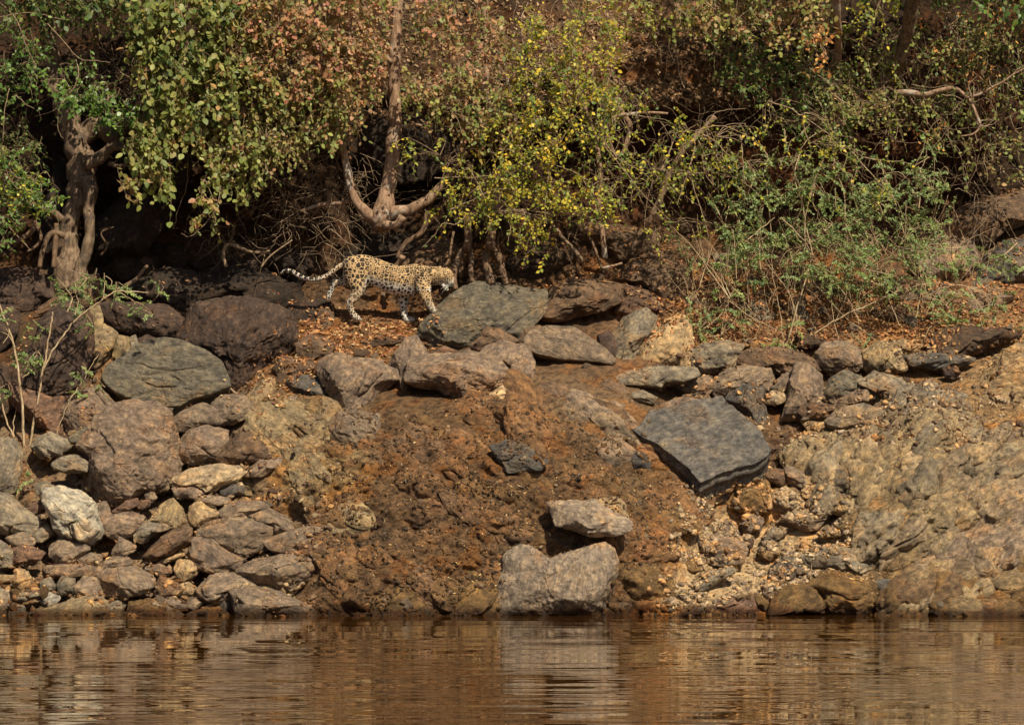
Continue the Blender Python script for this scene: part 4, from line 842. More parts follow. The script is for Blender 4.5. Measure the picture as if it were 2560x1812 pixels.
MED = 'head-sized stones filling gaps between the boulders'
scatter_stones('0 0,640 620,640 700,900 560,960 0,1000', 26, .10, .22, ['pu', 'dk', 'br', 'br'], 'angular stone wedged between the dark upper left boulders', MED, 41, 'rock')
scatter_stones('0 840,860 1060,820 1400,820 1600,880 1380,900 1000,940', 16, .08, .17, ['mv', 'gb', 'br'], 'angular stone wedged in the ledge below the grey-green boulder', MED, 42, 'rock')
scatter_stones('0 1640,680 2560,640 2560,860 1900,860 1640,820', 24, .09, .24, ['mv', 'br', 'gb', 'gy'], 'angular stone half hidden by the feathery shrub', MED, 43, 'rock')
scatter_stones('0 1640,900 2100,860 2480,900 2350,1000 2000,1080 1750,980', 18, .08, .17, ['mv', 'gy', 'gb', 'tn', 'br'], 'angular stone in the rubble band above the outcrop', MED, 44, 'rock')
scatter_stones('0 0,1160 640,1180 780,1380 740,1530 0,1530', 24, .08, .17, ['mv', 'gy', 'gb', 'gb', 'br'], 'angular stone packed in the left rock pile', MED, 45, 'rock')
scatter_stones('0 1100,620 1700,560 1720,720 1300,760 1100,720', 12, .08, .2, ['br', 'br', 'dk'], 'angular stone in the shade behind the brown slabs', MED, 46, 'rock')

def tiny_stones(zones, name, label, seed):
    rg = np.random.default_rng(seed)
    base = np.array([[1, 0, 0], [-1, 0, 0], [0, 1, 0], [0, -1, 0], [0, 0, 1], [0, 0, -1]], float)*[1, .75, .45]
    bf = np.array([[0, 2, 4], [2, 1, 4], [1, 3, 4], [3, 0, 4], [2, 0, 5], [1, 2, 5], [3, 1, 5], [0, 3, 5]])
    for zi, (zone, n, s0, s1, pal) in enumerate(zones):
        Vs, Fs, Cs = [], [], []; k = 0
        for (px, py) in sample_zone(zone, n, rg):
            r = drop(px, py)
            if r is None or r[0].z < -.03: continue
            s = s0+(s1-s0)*rg.random()**2.5; R = np.array(lay_rot(r[1], rg, .5).to_matrix())
            v = (base*rg.uniform(.7, 1.3, (6, 3))*s)@R.T+np.array(r[0]); c = np.array(pal[int(rg.integers(len(pal)))])*rg.uniform(.7, 1.25)
            Vs.append(v); Fs.append(bf+k); Cs.append(np.tile(c, (6, 1))); k += 6
        me = mesh_np(name, np.concatenate(Vs), np.concatenate(Fs), M_GROUND, False); set_attr(me, 'tint', np.concatenate(Cs))
        obj(name, me, label=label[zi], kind='stuff')
PALE = [(.68, .52, .32), (.60, .45, .28), (.45, .34, .23), (.70, .56, .40), (.34, .26, .19)]
MUD = [(.17, .105, .055), (.13, .085, .05), (.21, .125, .06), (.11, .08, .055)]
BRN = [(.28, .19, .12), (.2, .13, .085), (.38, .26, .16), (.24, .17, .13)]
tiny_stones([('0 1720,1240 1850,1225 2080,1260 2150,1350 2000,1500 1620,1535 1660,1440', 3800, .014, .07, PALE),
             ('0 0,1180 560,1130 830,1220 760,1540 0,1545', 4400, .012, .075, BRN+PALE[:2]),
             ('0 830,1020 1250,1000 1600,1080 1740,1300 1500,1530 760,1530', 8500, .010, .042, MUD*4+BRN[:2]+PALE[4:]),
             ('0 1600,930 2560,850 2560,1100 1900,1160', 2600, .01, .07, BRN+PALE)],
            'gravel', ['pale gravel filling the gully beside the right outcrop', 'brown gravel between the lower left rocks', 'fine crumbs of earth and grit on the brown mound', 'gravel and grit in the rubble band at right'], 20)

def litter(zones, seed):
    rg = np.random.default_rng(seed)
    # a curled dry leaf: 3 x 2 quads
    u = np.array([-1, -.4, .35, 1.]); w = np.array([.12, .9, .75, .08])
    base = np.array([[a, s*b*.5, (.0 if s == 0 else .28)*(b)+.2*a*a] for a, b in zip(u, w) for s in (-1, 0, 1)], float)
    bf = np.concatenate([[[3*i+j, 3*i+3+j, 3*i+4+j, 3*i+1+j] for j in (0, 1)] for i in range(3)])
    for zone, n, s0, s1, pal, label in zones:
        Vs, Fs, Cs = [], [], []; k = 0
        for (px, py) in sample_zone(zone, int(n*1.5), rg):
            r = drop(px, py, up=.12 if rg.random() < .6 else .4)
            if r is None or r[0].z < .07 or r[1].z < .25: continue
            s = rg.uniform(s0, s1)*.62; R = np.array(lay_rot(r[1], rg, .55).to_matrix())
            v = base*np.array([1, rg.uniform(.7, 1.2), rg.uniform(-.8, 1.6)])*s; v[:, 1] += .25*s*rg.uniform(-1, 1)*(v[:, 0]/s)**2
            v = v@R.T+np.array(r[0])+np.array([0, -.006, rg.uniform(.004, .02)])
            c = np.array(pal[int(rg.integers(len(pal)))])*rg.uniform(.4, 1.15)
            Vs.append(v); Fs.append(bf+k); Cs.append(np.tile(c, (12, 1))); k += 12
        me = mesh_np('leaf_litter', np.concatenate(Vs), np.concatenate(Fs), M_LITTER, True); set_attr(me, 'tint', np.concatenate(Cs))
        obj('leaf_litter', me, label=label, kind='stuff')
ORG = [(.46, .23, .10), (.38, .20, .10), (.52, .33, .16), (.24, .13, .07), (.46, .27, .13), (.30, .12, .06), (.55, .41, .23)]
DRY = [(.36, .24, .14), (.28, .18, .10), (.18, .11, .065), (.44, .32, .2), (.22, .13, .07)]
litter([('0 690,790 1060,780 1080,880 960,930 820,930 700,1000 620,960 640,870', 2300, .028, .06, ORG, 'orange dead leaves drifted below the leopard'),
        ('0 1640,740 1760,700 2100,700 2560,700 2560,900 2250,890 1950,870 1620,880', 4200, .03, .065, ORG, 'orange brown dead leaves under the feathery shrub at right'),
        ('0 1360,40 1760,20 1820,230 1650,290 1400,250', 3600, .03, .075, DRY, 'pale dry leaves on the sunny upper bank'),
        ('0 850,0 1360,0 1360,280 900,300', 2200, .03, .06, DRY, 'dead leaves on the upper bank behind the pink foliage'),
        ('0 2200,480 2560,430 2560,680 2250,640', 900, .03, .06, DRY[1:3]+ORG[3:4], 'brown dead leaves in the shade at the right edge'),
        ('0 1260,640 1700,600 1760,700 1600,760 1260,720', 700, .025, .05, ORG, 'dead leaves on the brown slabs right of the leopard'),
        ('0 0,700 620,750 640,1100 200,1150 0,1000', 500, .025, .05, ORG, 'a few orange leaves in cracks of the upper left boulders'),
        ('0 0,1100 800,1050 780,1520 0,1530', 1500, .018, .04, ORG+DRY, 'dead leaves in the gaps of the lower left rocks'),
        ('0 830,1020 1250,1000 1600,1080 1740,1300 1500,1530 780,1530', 300, .015, .035, [(.6, .42, .2), (.65, .5, .28), (.45, .25, .1)], 'scattered pale leaves on the brown mound'),
        ('0 1700,1230 2150,1230 2180,1500 1620,1535', 900, .018, .04, [(.62, .42, .2), (.66, .5, .3), (.5, .3, .13)], 'pale leaves among the gravel near the water'),
        ('0 1620,900 2560,880 2560,1100 1900,1130', 1300, .02, .04, DRY, 'dead leaves between the rubble at right')], 30)
# ------------------------------------------------------------------ leopard
def LP(x, y, Y=3.58): return np.array(P(660+x*.2266, 600+y*.2266, Y))
US = .2266*43.58/8889          # metres per image crop pixel at the animal
def tube_np(path, rad, k=5, cap=True):
    path = np.asarray(path, float); rad = np.broadcast_to(np.asarray(rad, float), (len(path),))
    d = np.gradient(path, axis=0); d /= np.maximum(np.linalg.norm(d, axis=1)[:, None], 1e-9)
    ref = np.where(np.abs(d[:, 1:2]) > .9, np.array([[1., 0, 0]]), np.array([[0, 1., 0]]))
    u = np.cross(d, ref); u /= np.linalg.norm(u, axis=1)[:, None]; v = np.cross(d, u)
    a = np.linspace(0, 2*math.pi, k, endpoint=False)
    V = (path[:, None]+(np.cos(a)[None, :, None]*u[:, None]+np.sin(a)[None, :, None]*v[:, None])*rad[:, None, None]).reshape(-1, 3)
    n = len(path); i = np.arange(k); j = (i+1) % k
    F = np.concatenate([np.stack([m*k+i, m*k+j, (m+1)*k+j, (m+1)*k+i], 1) for m in range(n-1)])
    return V, F
def loft(sections, nseg=20):
    """sections: list of (centre, u axis, v axis) ellipses -> closed tube."""
    V, F = [], []; a = np.linspace(0, 2*math.pi, nseg, endpoint=False)
    for c, u, v in sections: V.append(c+np.outer(np.cos(a), u)+np.outer(np.sin(a), v))
    V = np.concatenate(V); n = len(sections); i = np.arange(nseg); j = (i+1) % nseg
    for k in range(n-1): F += np.stack([k*nseg+i, k*nseg+j, (k+1)*nseg+j, (k+1)*nseg+i], 1).tolist()
    c0, c1 = len(V), len(V)+1; V = np.concatenate([V, [sections[0][0], sections[-1][0]]])
    for p in range(nseg): F.append([c0, int(j[p]), int(i[p])]); F.append([c1, (n-1)*nseg+int(i[p]), (n-1)*nseg+int(j[p])])
    return V, F
def limb(path, nseg=14):
    """path: (x, y, radius, Y[, depth factor])."""
    C = [LP(p[0], p[1], p[3]) for p in path]; S = []
    # round ends
    def dirn(i):
        a, b = max(i-1, 0), min(i+1, len(C)-1); d = C[b]-C[a]; return d/np.linalg.norm(d)
    ks = []
    for i, p in enumerate(path): ks.append((C[i], dirn(i), p[2]*US, p[4] if len(p) > 4 else 1.))
    full = []
    t = np.linspace(0, len(ks)-1, (len(ks)-1)*4+1)
    for q in t:
        i = min(int(q), len(ks)-2); f = q-i
        def cr(idx):
            g = lambda k: ks[min(max(k, 0), len(ks)-1)][idx]
            p0, p1, p2, p3 = g(i-1), g(i), g(i+1), g(i+2)
            return .5*(2*p1+(p2-p0)*f+(2*p0-5*p1+4*p2-p3)*f*f+(3*p1-p0-3*p2+p3)*f**3)
        d = cr(1); d = d/np.linalg.norm(d); full.append((cr(0), d, max(cr(2), .004), cr(3)))
    first, last = full[0], full[-1]
    full.insert(0, (first[0]-first[1]*first[2]*.6, first[1], first[2]*.8, first[3])); full.insert(0, (first[0]-first[1]*first[2]*.92, first[1], first[2]*.4, first[3]))
    full.append((last[0]+last[1]*last[2]*.6, last[1], last[2]*.8, last[3])); full.append((last[0]+last[1]*last[2]*.92, last[1], last[2]*.4, last[3]))
    for c, d, r, k in full:
        y = np.array([0, 1., 0]); u = np.cross(d, y); u /= np.linalg.norm(u); v = np.cross(u, d)
        S.append((c, u*r, v*r*k))
    return loft([(c, u*(1+.0035/max(np.linalg.norm(u), .01)+.06), v*(1+.0035/max(np.linalg.norm(u), .01)+.06)) for c, u, v in S], nseg)
def build_leopard():
    parts = []
    prof = [(872, 262, 385, .05), (885, 225, 420, .085), (910, 203, 455, .105), (960, 183, 500, .12), (1040, 173, 525, .13), (1120, 177, 505, .13), (1180, 190, 492, .128), (1260, 218, 528, .13),
            (1340, 250, 568, .135), (1420, 278, 592, .14), (1500, 296, 600, .14), (1580, 290, 606, .135), (1640, 277, 612, .128), (1700, 280, 600, .115), (1760, 292, 560, .10),
            (1810, 300, 515, .085), (1860, 303, 492, .078), (1910, 306, 485, .075), (1950, 312, 480, .07)]
    S = []
    for x, t, b, w in prof: S.append((LP(x, (t+b)/2), np.array([0, 0, ((b-t)/2+13)*US]), np.array([0, w*1.06, 0])))
    parts.append(loft(S, 26))
    N, Fr = 3.46, 3.70
    parts += [limb([(990, 300, 105, N+.02, .6), (1010, 400, 108, N+.02, .55), (1035, 500, 88, N, .6), (1030, 575, 66, N, .7), (985, 650, 46, N, .8), (950, 700, 33, N), (958, 770, 28, N), (985, 825, 31, N), (1018, 855, 34, N, 1.2), (1048, 876, 24, N, 1.3)]),
              limb([(960, 380, 90, Fr, .6), (905, 450, 66, Fr, .7), (835, 462, 46, Fr, .8), (782, 462, 38, Fr), (755, 510, 28, Fr), (735, 570, 23, Fr), (718, 615, 24, Fr), (708, 645, 19, Fr)]),
              limb([(1720, 360, 80, N+.03, .6), (1745, 450, 84, N, .6), (1765, 540, 76, N-.02, .7), (1782, 610, 58, N-.04, .8), (1815, 690, 45, N-.06), (1845, 745, 38, N-.08), (1880, 785, 36, N-.1), (1925, 800, 28, N-.12, 1.2)]),
              limb([(1600, 480, 80, Fr, .6), (1565, 570, 66, Fr, .7), (1541, 640, 54, Fr, .8), (1540, 700, 46, Fr), (1540, 770, 36, Fr), (1550, 830, 32, Fr), (1575, 875, 36, Fr, 1.1), (1615, 882, 36, Fr, 1.2), (1642, 880, 28, Fr, 1.2)]),
              limb([(925, 240, 30, 3.58), (880, 270, 27, 3.58), (820, 300, 23, 3.57), (760, 345, 22, 3.55), (700, 390, 21, 3.53), (640, 418, 21, 3.52), (580, 434, 22, 3.52), (520, 436, 22, 3.52), (455, 424, 22, 3.54), (390, 397, 22, 3.56), (335, 362, 22, 3.58), (285, 342, 22, 3.6), (235, 342, 21, 3.62), (195, 366, 14, 3.64)], 12),
              # neck, skull, muzzle, lower jaw
              limb([(1790, 402, 106, 3.58, .8), (1860, 398, 98, 3.57, .85), (1930, 398, 92, 3.56, .9), (1990, 402, 88, 3.55, .9)]),
              limb([(1950, 392, 88, 3.55, .95), (1992, 400, 92, 3.545, .95), (2024, 424, 76, 3.54, .9), (2046, 454, 56, 3.53, .9), (2056, 478, 38, 3.525, .95), (2066, 492, 26, 3.52, 1.)]),
              limb([(1955, 455, 42, 3.55, .95), (1982, 495, 30, 3.54, 1.1), (2002, 526, 22, 3.53, 1.1), (2018, 548, 17, 3.53, 1.1)]),
              limb([(2012, 432, 32, 3.505, .6), (2040, 440, 18, 3.50, .6)])]
    # ears
    for ex, ey, Y in ((1935, 306, 3.485), (1992, 296, 3.61)):
        c = LP(ex, ey, Y); S = [(c+np.array([0, 0, -.035]), np.array([.036, 0, 0]), np.array([0, .020, 0])), (c, np.array([.033, 0, 0]), np.array([0, .015, 0])), (c+np.array([0, 0, .018]), np.array([.022, 0, 0]), np.array([0, .010, 0])), (c+np.array([0, 0, .028]), np.array([.010, 0, 0]), np.array([0, .006, 0]))]
        parts.append(loft(S, 12))
    # toes on the planted paws
    for fx, fy, Y in ((1040, 872, N), (1632, 880, Fr)):
        for k in (-1.5, -.5, .5, 1.5):
            parts.append(limb([(fx-18, fy-4, 15, Y+k*.020), (fx+8, fy+2, 15, Y+k*.021), (fx+26, fy+8, 12, Y+k*.022)], 8))
    V, F, k = [], [], 0
    for v, f in parts:
        V.append(v); F += [[int(i)+k for i in q] for q in f]; k += len(v)
    V = np.concatenate(V); C = LP(1350, 870, 3.58); V = V-C
    me = bpy.data.meshes.new('tmp'); me.from_pydata(V.tolist(), [], F); me.update()
    o = bpy.data.objects.new('tmp', me); COL.objects.link(o)
    r = o.modifiers.new('r', 'REMESH'); r.mode = 'VOXEL'; r.voxel_size = .006
    s = o.modifiers.new('s', 'SMOOTH'); s.iterations = 3; s.factor = .6
    bpy.context.view_layer.update()
    ev = o.evaluated_get(bpy.context.evaluated_depsgraph_get()); m2 = bpy.data.meshes.new_from_object(ev)
    bpy.data.objects.remove(o)
    m2.name = 'leopard_body'; m2.materials.clear(); m2.materials.append(M_FUR)
    n = len(m2.vertices); co = np.empty(n*3, np.float32); m2.vertices.foreach_get('co', co); co = co.reshape(-1, 3)
    m2.polygons.foreach_set('use_smooth', np.ones(len(m2.polygons), bool))
    W = co+C; d = (W[:, 1]+CAM_D)/FPX
    lx = ((W[:, 0]/d+1280)-660)/.2266; ly = (HORIZ-(W[:, 2]-CAM_H)/d-600)/.2266
    def ramp(v, a, b): return np.clip((v-a)/(b-a), 0, 1)
    nse = 18*fbm(W*9., 3, 3)
    bl = np.interp(lx, [900, 1000, 1150, 1300, 1450, 1600, 1700, 1760, 1900, 2000, 2080], [560, 640, 445, 505, 540, 560, 575, 640, 520, 505, 500])
    belly = ramp(ly+nse, bl-85, bl-15)  # white belly fur, spread up the flank to offset underside shade
    leg = ramp(ly, 640, 860); belly = np.maximum(belly*np.where((lx > 930) & (lx < 1120), .25, 1.), leg*.6)
    belly = np.where((lx > 1660) & (ly > 560), ramp(ly, 640, 800)*.7, belly)
    far = (W[:, 1] > 3.63) & (ly > 430); belly = np.where(far, np.maximum(belly, .7), belly)
    rumpw = ramp(lx, 905, 880)*ramp(ly, 330, 380)*ramp(lx, 860, 875); belly = np.maximum(belly, rumpw)
    tail = (lx < 865) & (ly < 470) & (W[:, 1] < 3.655); tl = ramp(lx, 800, 560)
    belly = np.where(tail, np.clip(.25+.5*tl, 0, 1), belly)
    small = np.clip(ramp(lx, 1600, 1680)+ramp(ly, 690, 740)+(far & (lx < 900)), 0, 1)*np.where((lx > 1680) & (ly > 640), .3, 1)
    small = np.maximum(small, np.where(tail, 1., 0.)); belly = np.where(tail, belly*.9, belly)
    tiny = ramp(lx, 1880, 1930); tiny = np.maximum(tiny, ramp(ly, 835, 870)*.8)
    ros = ramp(lx, 1080, 1180)*ramp(lx, 1700, 1620)*ramp(ly, 520, 470)
    plain = np.where((lx > 1895) & (lx < 1975) & (ly < 380), .45, 0.)+np.where((lx > 2045) & (ly > 460), .6, 0.)
    band = np.sin((lx+.45*ly)*.10)-.15; bandm = tail & (lx < 640) & (ly < np.interp(lx, [190, 335, 455, 580, 640], [372, 372, 432, 446, 420]))
    dark = np.where(bandm, ramp(band, -.25, .1)*ramp(lx, 640, 560), 0.)
    dark = np.maximum(dark, np.where((lx > 2058) & (ly > 470) & (ly < 506), .9, 0)); dark = np.maximum(dark, np.where((lx > 1990) & (lx < 2056) & (np.abs(ly-(490+(lx-1990)*.38)) < 9), .85, 0))
    dark = np.maximum(dark, np.where((np.abs(lx-1988) < 22) & (ly < 303), .9, 0.)); dark = np.maximum(dark, np.where(np.hypot(lx-2030, (ly-425)*1.6) < 9, .9, 0))
    for k, v in dict(belly=belly, small=small, tiny=tiny, rosette=ros, plain=plain, dark=dark).items(): set_attr(m2, k, v)
    body = obj('leopard', m2, label='spotted leopard walking right with head lowered and tail out, forepaw on the grey-green boulder', cat='leopard', loc=Vector(C))
    MW = plain_mat('whisker_white', (.8, .78, .72)); ME = plain_mat('eye_dark', (.02, .014, .008), .15); MN = plain_mat('nose_dark', (.05, .025, .02), .4)
    def sph(name, p, r, m, sc=(1, 1, 1)):
        V, F = cube_sphere(6); mm = mesh_np(name, V*r*np.array(sc), F, m); return obj(name, mm, parent=body, loc=Vector(p-C))
    sph('eye', LP(2032, 424, 3.478), .008, ME); sph('eye', LP(2050, 424, 3.585), .008, ME)
    sph('nose', LP(2074, 488, 3.52), .016, MN, (.8, 1.1, .7))
    sph('mouth', LP(2020, 517, 3.527), .024, MN, (1.3, .7, .55))
    for i in range(8):
        a = LP(2030+i*2, 497+i*1.5, 3.497); b = a+np.array([-.06-.012*(i % 4), -.03, -.012-.012*i]); v, f = tube_np([a-C, (a+b)/2-C+[0, 0, .008], b-C], [.0011, .0009, .0005], 3)
        obj('whisker', mesh_np('whisker', v, f, MW), parent=body)
    return body
build_leopard()
# ------------------------------------------------------------------ plants
PAL = {'gloss': [(.055, .12, .022), (.075, .15, .03), (.04, .085, .02), (.10, .18, .03), (.03, .065, .018)],
       'dark': [(.045, .09, .024), (.07, .13, .03), (.03, .06, .02), (.10, .13, .04), (.14, .16, .04)],
       'olive': [(.17, .21, .06), (.12, .17, .05), (.23, .26, .09), (.09, .13, .04), (.22, .23, .08), (.15, .20, .055), (.20, .25, .08), (.27, .18, .08)],
       'mixed': [(.17, .20, .06), (.22, .21, .07), (.26, .20, .10), (.11, .15, .05), (.32, .18, .11), (.09, .14, .04), (.14, .19, .055), (.23, .27, .08)],
       'pink': [(.36, .18, .13), (.30, .20, .10), (.20, .19, .07), (.38, .22, .14), (.30, .13, .10), (.12, .14, .05), (.36, .24, .14), (.10, .12, .045)],
       'yellow': [(.26, .31, .035), (.15, .21, .035), (.08, .14, .028), (.44, .38, .045), (.20, .26, .035), (.11, .17, .03), (.34, .35, .045), (.06, .11, .025)],
       'bright': [(.42, .38, .04), (.26, .30, .04), (.16, .22, .03), (.50, .36, .04)],
       'feather': [(.12, .20, .075), (.09, .155, .07), (.17, .24, .08), (.08, .14, .07), (.15, .20, .09)],
       'orange': [(.45, .20, .06), (.38, .24, .10), (.30, .14, .06), (.5, .3, .08)]}
def leaf_base(shape):
    u, w = {'round': ([-.02, .18, .45, .78, 1.], [.04, .27, .36, .24, .01]), 'lance': ([-.02, .25, .55, .8, 1.], [.04, .24, .29, .18, .02]), 'tiny': ([0, .5, 1.], [.1, .36, .08])}[shape]
    V = np.array([[a, s*b, (.10*b if s else -.02)-.22*a*a] for a, b in zip(u, w) for s in (-1, 0, 1)], float); n = len(u)
    F = np.concatenate([[[3*i+j, 3*i+3+j, 3*i+4+j, 3*i+1+j] for j in (0, 1)] for i in range(n-1)])
    return V, F
LB = {k: leaf_base(k) for k in ('round', 'lance', 'tiny')}
def norm(a): return a/np.maximum(np.linalg.norm(a, axis=-1, keepdims=True), 1e-9)
def smooth_path(C, sub=4):
    C = np.asarray(C, float); n = len(C); out = []
    g = lambda k: C[min(max(k, 0), n-1)]
    for i in range(n-1):
        for f in np.arange(sub)/sub:
            p0, p1, p2, p3 = g(i-1), g(i), g(i+1), g(i+2)
            out.append(.5*(2*p1+(p2-p0)*f+(2*p0-5*p1+4*p2-p3)*f*f+(3*p1-p0-3*p2+p3)*f**3))
    out.append(C[-1]); return np.array(out)
def path3(spec, Y0, Y1=None):
    p = pts(spec); Y1 = Y0 if Y1 is None else Y1; Y = np.linspace(Y0, Y1, len(p)); x, z = PX(p[:, 0], p[:, 1], Y)
    return np.stack([x, Y, z], 1)
def bark_tube(name, parent, spec, rad, Y0, Y1=None, mat=None, k=10, knob=.12, seed=0, **kw):
    """rad in image pixels of the crop, first to last (list or pair)."""
    C = path3(spec, Y0, Y1); sc = CROPS[spec[0]][2]*.0049; r = np.interp(np.linspace(0, 1, len(C)), np.linspace(0, 1, len(rad)), rad)*sc
    D = smooth_path(np.c_[C, r], 6); L = np.concatenate([[0], np.cumsum(np.linalg.norm(np.diff(D[:, :3], axis=0), axis=1))])
    m = max(6, int(L[-1]/.03)); s = np.linspace(0, L[-1], m); D = np.stack([np.interp(s, L, D[:, i]) for i in range(4)], 1)
    D[:, :3] += .35*D[:, 3:4]*np.stack([vnoise(np.stack([s*5, 0*s+seed, 0*s+j], 1), 3+j) for j in range(3)], 1)
    V, F = tube_np(D[:, :3], D[:, 3], k); c = np.repeat(D[:, :3], k, 0); rr = np.repeat(D[:, 3], k)[:, None]
    V = c+(V-c)*(1+knob*1.6*fbm(V*6+seed, 3, seed)[:, None]+knob*.6*fbm(V*26+seed, 2, seed)[:, None])
    i = np.arange(k); n = len(D); V = np.concatenate([V, D[:1, :3], D[-1:, :3]]); F = [F, np.concatenate([np.stack([0*i+n*k, (i+1) % k, i], 1), np.stack([0*i+n*k+1, (n-1)*k+i, (n-1)*k+(i+1) % k], 1)])]
    if parent is not None: V = V-np.array(parent.location)
    return obj(name, mesh_np(name, V, F, mat or M_BARK), parent=parent, **kw)
def leaves_mesh(pos, dr, nr, sz, col, shape, name, mat, origin):
    B, F = LB[shape]; x = norm(dr); y = norm(np.cross(nr, x)); z = np.cross(x, y); rg = np.random.default_rng(len(pos))
    wv = rg.uniform(.8, 1.15, (len(pos), 1, 1)); cv = rg.uniform(-.6, 1.7, (len(pos), 1, 1))
    V = pos[:, None]+sz[:, None, None]*(B[None, :, 0:1]*x[:, None]+B[None, :, 1:2]*wv*y[:, None]+B[None, :, 2:3]*cv*z[:, None])-np.array(origin)
    n = len(B); Fs = (F[None]+np.arange(len(pos))[:, None, None]*n).reshape(-1, 4)
    me = mesh_np(name, V.reshape(-1, 3), Fs, mat); set_attr(me, 'tint', np.repeat(col, n, 0)); return me
LEAFM = {}
def leaf_variant(shape, pal, k, mat):
    key = (shape, pal, k)
    if key not in LEAFM:
        B, F = LB[shape]; me = mesh_np('leaf', B*np.array([1, 1, 1+.4*(k % 3-1)]), F, mat); set_attr(me, 'tint', np.tile(np.array(PAL[pal][k % len(PAL[pal])])*(1.1+.13*(k % 4)), (len(B), 1))); LEAFM[key] = me
    return LEAFM[key]
def poly_area(pp): x, y = pp[:, 0], pp[:, 1]; return abs((x*np.roll(y, -1)-np.roll(x, -1)*y).sum())/2*(.0049**2)
class Plant:
    def __init__(s, name, label, cat, at, group=None):
        s.o = obj(name, None, label=label, cat=cat, group=group, loc=P(*at)); s.twV, s.twF, s.k = [], [], 0; s.L = []; s.rg = np.random.default_rng(abs(hash_str(label)) % 99991)
    def tube(s, path, r, k=3):
        V, F = tube_np(path, r, k); s.twV.append(V); s.twF.append(F+s.k); s.k += len(V)
    def bark(s, name, spec, rad, Y0, Y1=None, **kw): return bark_tube(name, s.o, spec, rad, Y0, Y1, seed=len(s.L)+int(rad[0]), **kw)
    def zone(s, spec, Y0, Y1, dens, size, pal, shape='round', tw=.26, per=9, droop=.6, hubs=None, mat=None, pal2=None, side=None):
        pp = pts(spec); tiny = shape == 'tiny'; n = max(3, int(poly_area(pp)*dens*(1.2 if tiny else 3.1))); rg = s.rg; size = size*(1.3 if tiny else .86)
        q = sample_soft(pp, n, rg); Y = rg.uniform(Y0, Y1, n); x, z = PX(q[:, 0], q[:, 1], Y); p0 = np.stack([x, Y, z], 1)
        nh = max(1, n//9); hub = p0[rg.permutation(n)[:nh]]+np.array([0, .12, .06])
        d = norm(np.stack([rg.normal(0, .9, n), rg.normal(-.35, .5, n), rg.normal(-droop, .5, n)], 1)); L = tw*rg.uniform(.5, 1.4, n)
        for i in range(n):
            t = np.linspace(0, 1, 5)[:, None]; P0 = p0[i]-d[i]*L[i]*.5
            path = P0+d[i]*L[i]*t+np.array([0, 0, -.35*L[i]])*t**2+rg.normal(0, .008, (5, 3)); s.tube(path, [.0035, .003, .0026, .002, .0012])
            if i % 2 == 0:
                h = hub[np.argmin(((hub-P0)**2).sum(1))]; m = (h+P0)/2+rg.normal(0, .03, 3)+[0, 0, .03]; s.tube(smooth_path([h, m, P0], 3), np.linspace(.006, .0035, 7))
            m = max(2, int(per*rg.uniform(.6, 1.3))); tt = np.linspace(.08, 1, m); pos = np.stack([np.interp(tt, t[:, 0], path[:, j]) for j in range(3)], 1)
            td = norm(path[-1]-path[0]); sd = norm(np.cross(td, rg.normal(size=3))); sg = np.where(np.arange(m) % 2, 1, -1)[:, None]
            dr = td*.55+sd*sg*.9+np.array([0, -.1, -droop*.6])+rg.normal(0, .3, (m, 3)); nr = np.array([.15, -.75, .75])+rg.normal(0, .45, (m, 3))
            sz = size*1.1*rg.uniform(.45, 1.25, m); pl = PAL[pal2] if pal2 and rg.random() < .35 else PAL[pal]
            cc = np.array(pl)[rg.integers(0, len(pl), m)]*.6+np.array(pl[int(rg.integers(len(pl)))])*.4; cc = cc*rg.uniform(.8, 1.2, (m, 1))*(1.75 if tiny else 1.35)
            s.L.append((pos, dr, nr, sz, cc, shape, mat or M_LEAF, pal))
        if nh > 1:
            order = hub[np.argsort(hub[:, 0])]
            for a, b in zip(order[:-1], order[1:]):
                if np.linalg.norm(a-b) < .9 and rg.random() < .75: s.tube(smooth_path([a, (a+b)/2+rg.normal(0, .05, 3), b], 4), np.linspace(.009, .007, 9), 4)
    def stem(s, spec, r0, r1, Y0, Y1=None, leaves=0, size=.05, pal='yellow', shape='round', mat=None, k=5):
        C = smooth_path(path3(spec, Y0, Y1), 5); rg = s.rg; C[1:-1] += rg.normal(0, .004, (len(C)-2, 3)); s.tube(C, np.linspace(r0, r1, len(C)), k)
        if leaves:
            tt = np.sort(rg.uniform(.1, 1, leaves)); u = np.linspace(0, 1, len(C)); pos = np.stack([np.interp(tt, u, C[:, j]) for j in range(3)], 1)
            dr = rg.normal(0, 1, (leaves, 3))+np.array([0, -.2, -.4]); nr = np.array([.1, -.7, .7])+rg.normal(0, .4, (leaves, 3)); pl = np.array(PAL[pal])
            s.L.append((pos+norm(dr)*.008, dr, nr, size*rg.uniform(.6, 1.15, leaves), pl[rg.integers(0, len(pl), leaves)], shape, mat or M_LEAF, pal))
    def done(s, single=0, twig_mat=None):
        if s.twV:
            obj('twigs', mesh_np('twigs', np.concatenate(s.twV)-np.array(s.o.location), np.concatenate(s.twF), twig_mat or M_TWIG), parent=s.o, kind='stuff')
        if not s.L: return s.o
        org = np.array(s.o.location)
        # the leaves nearest the viewer are single parts, the rest one mass
        allp = [(j, i, float(g[0][i, 1]), float(g[3][i])) for j, g in enumerate(s.L) for i in range(len(g[0])) if g[5] != 'tiny'] if single else []
        allp.sort(key=lambda a: a[2]-a[3]*6); pick = {}
        for j, i, _, _ in allp[:single]: pick.setdefault(j, set()).add(i)
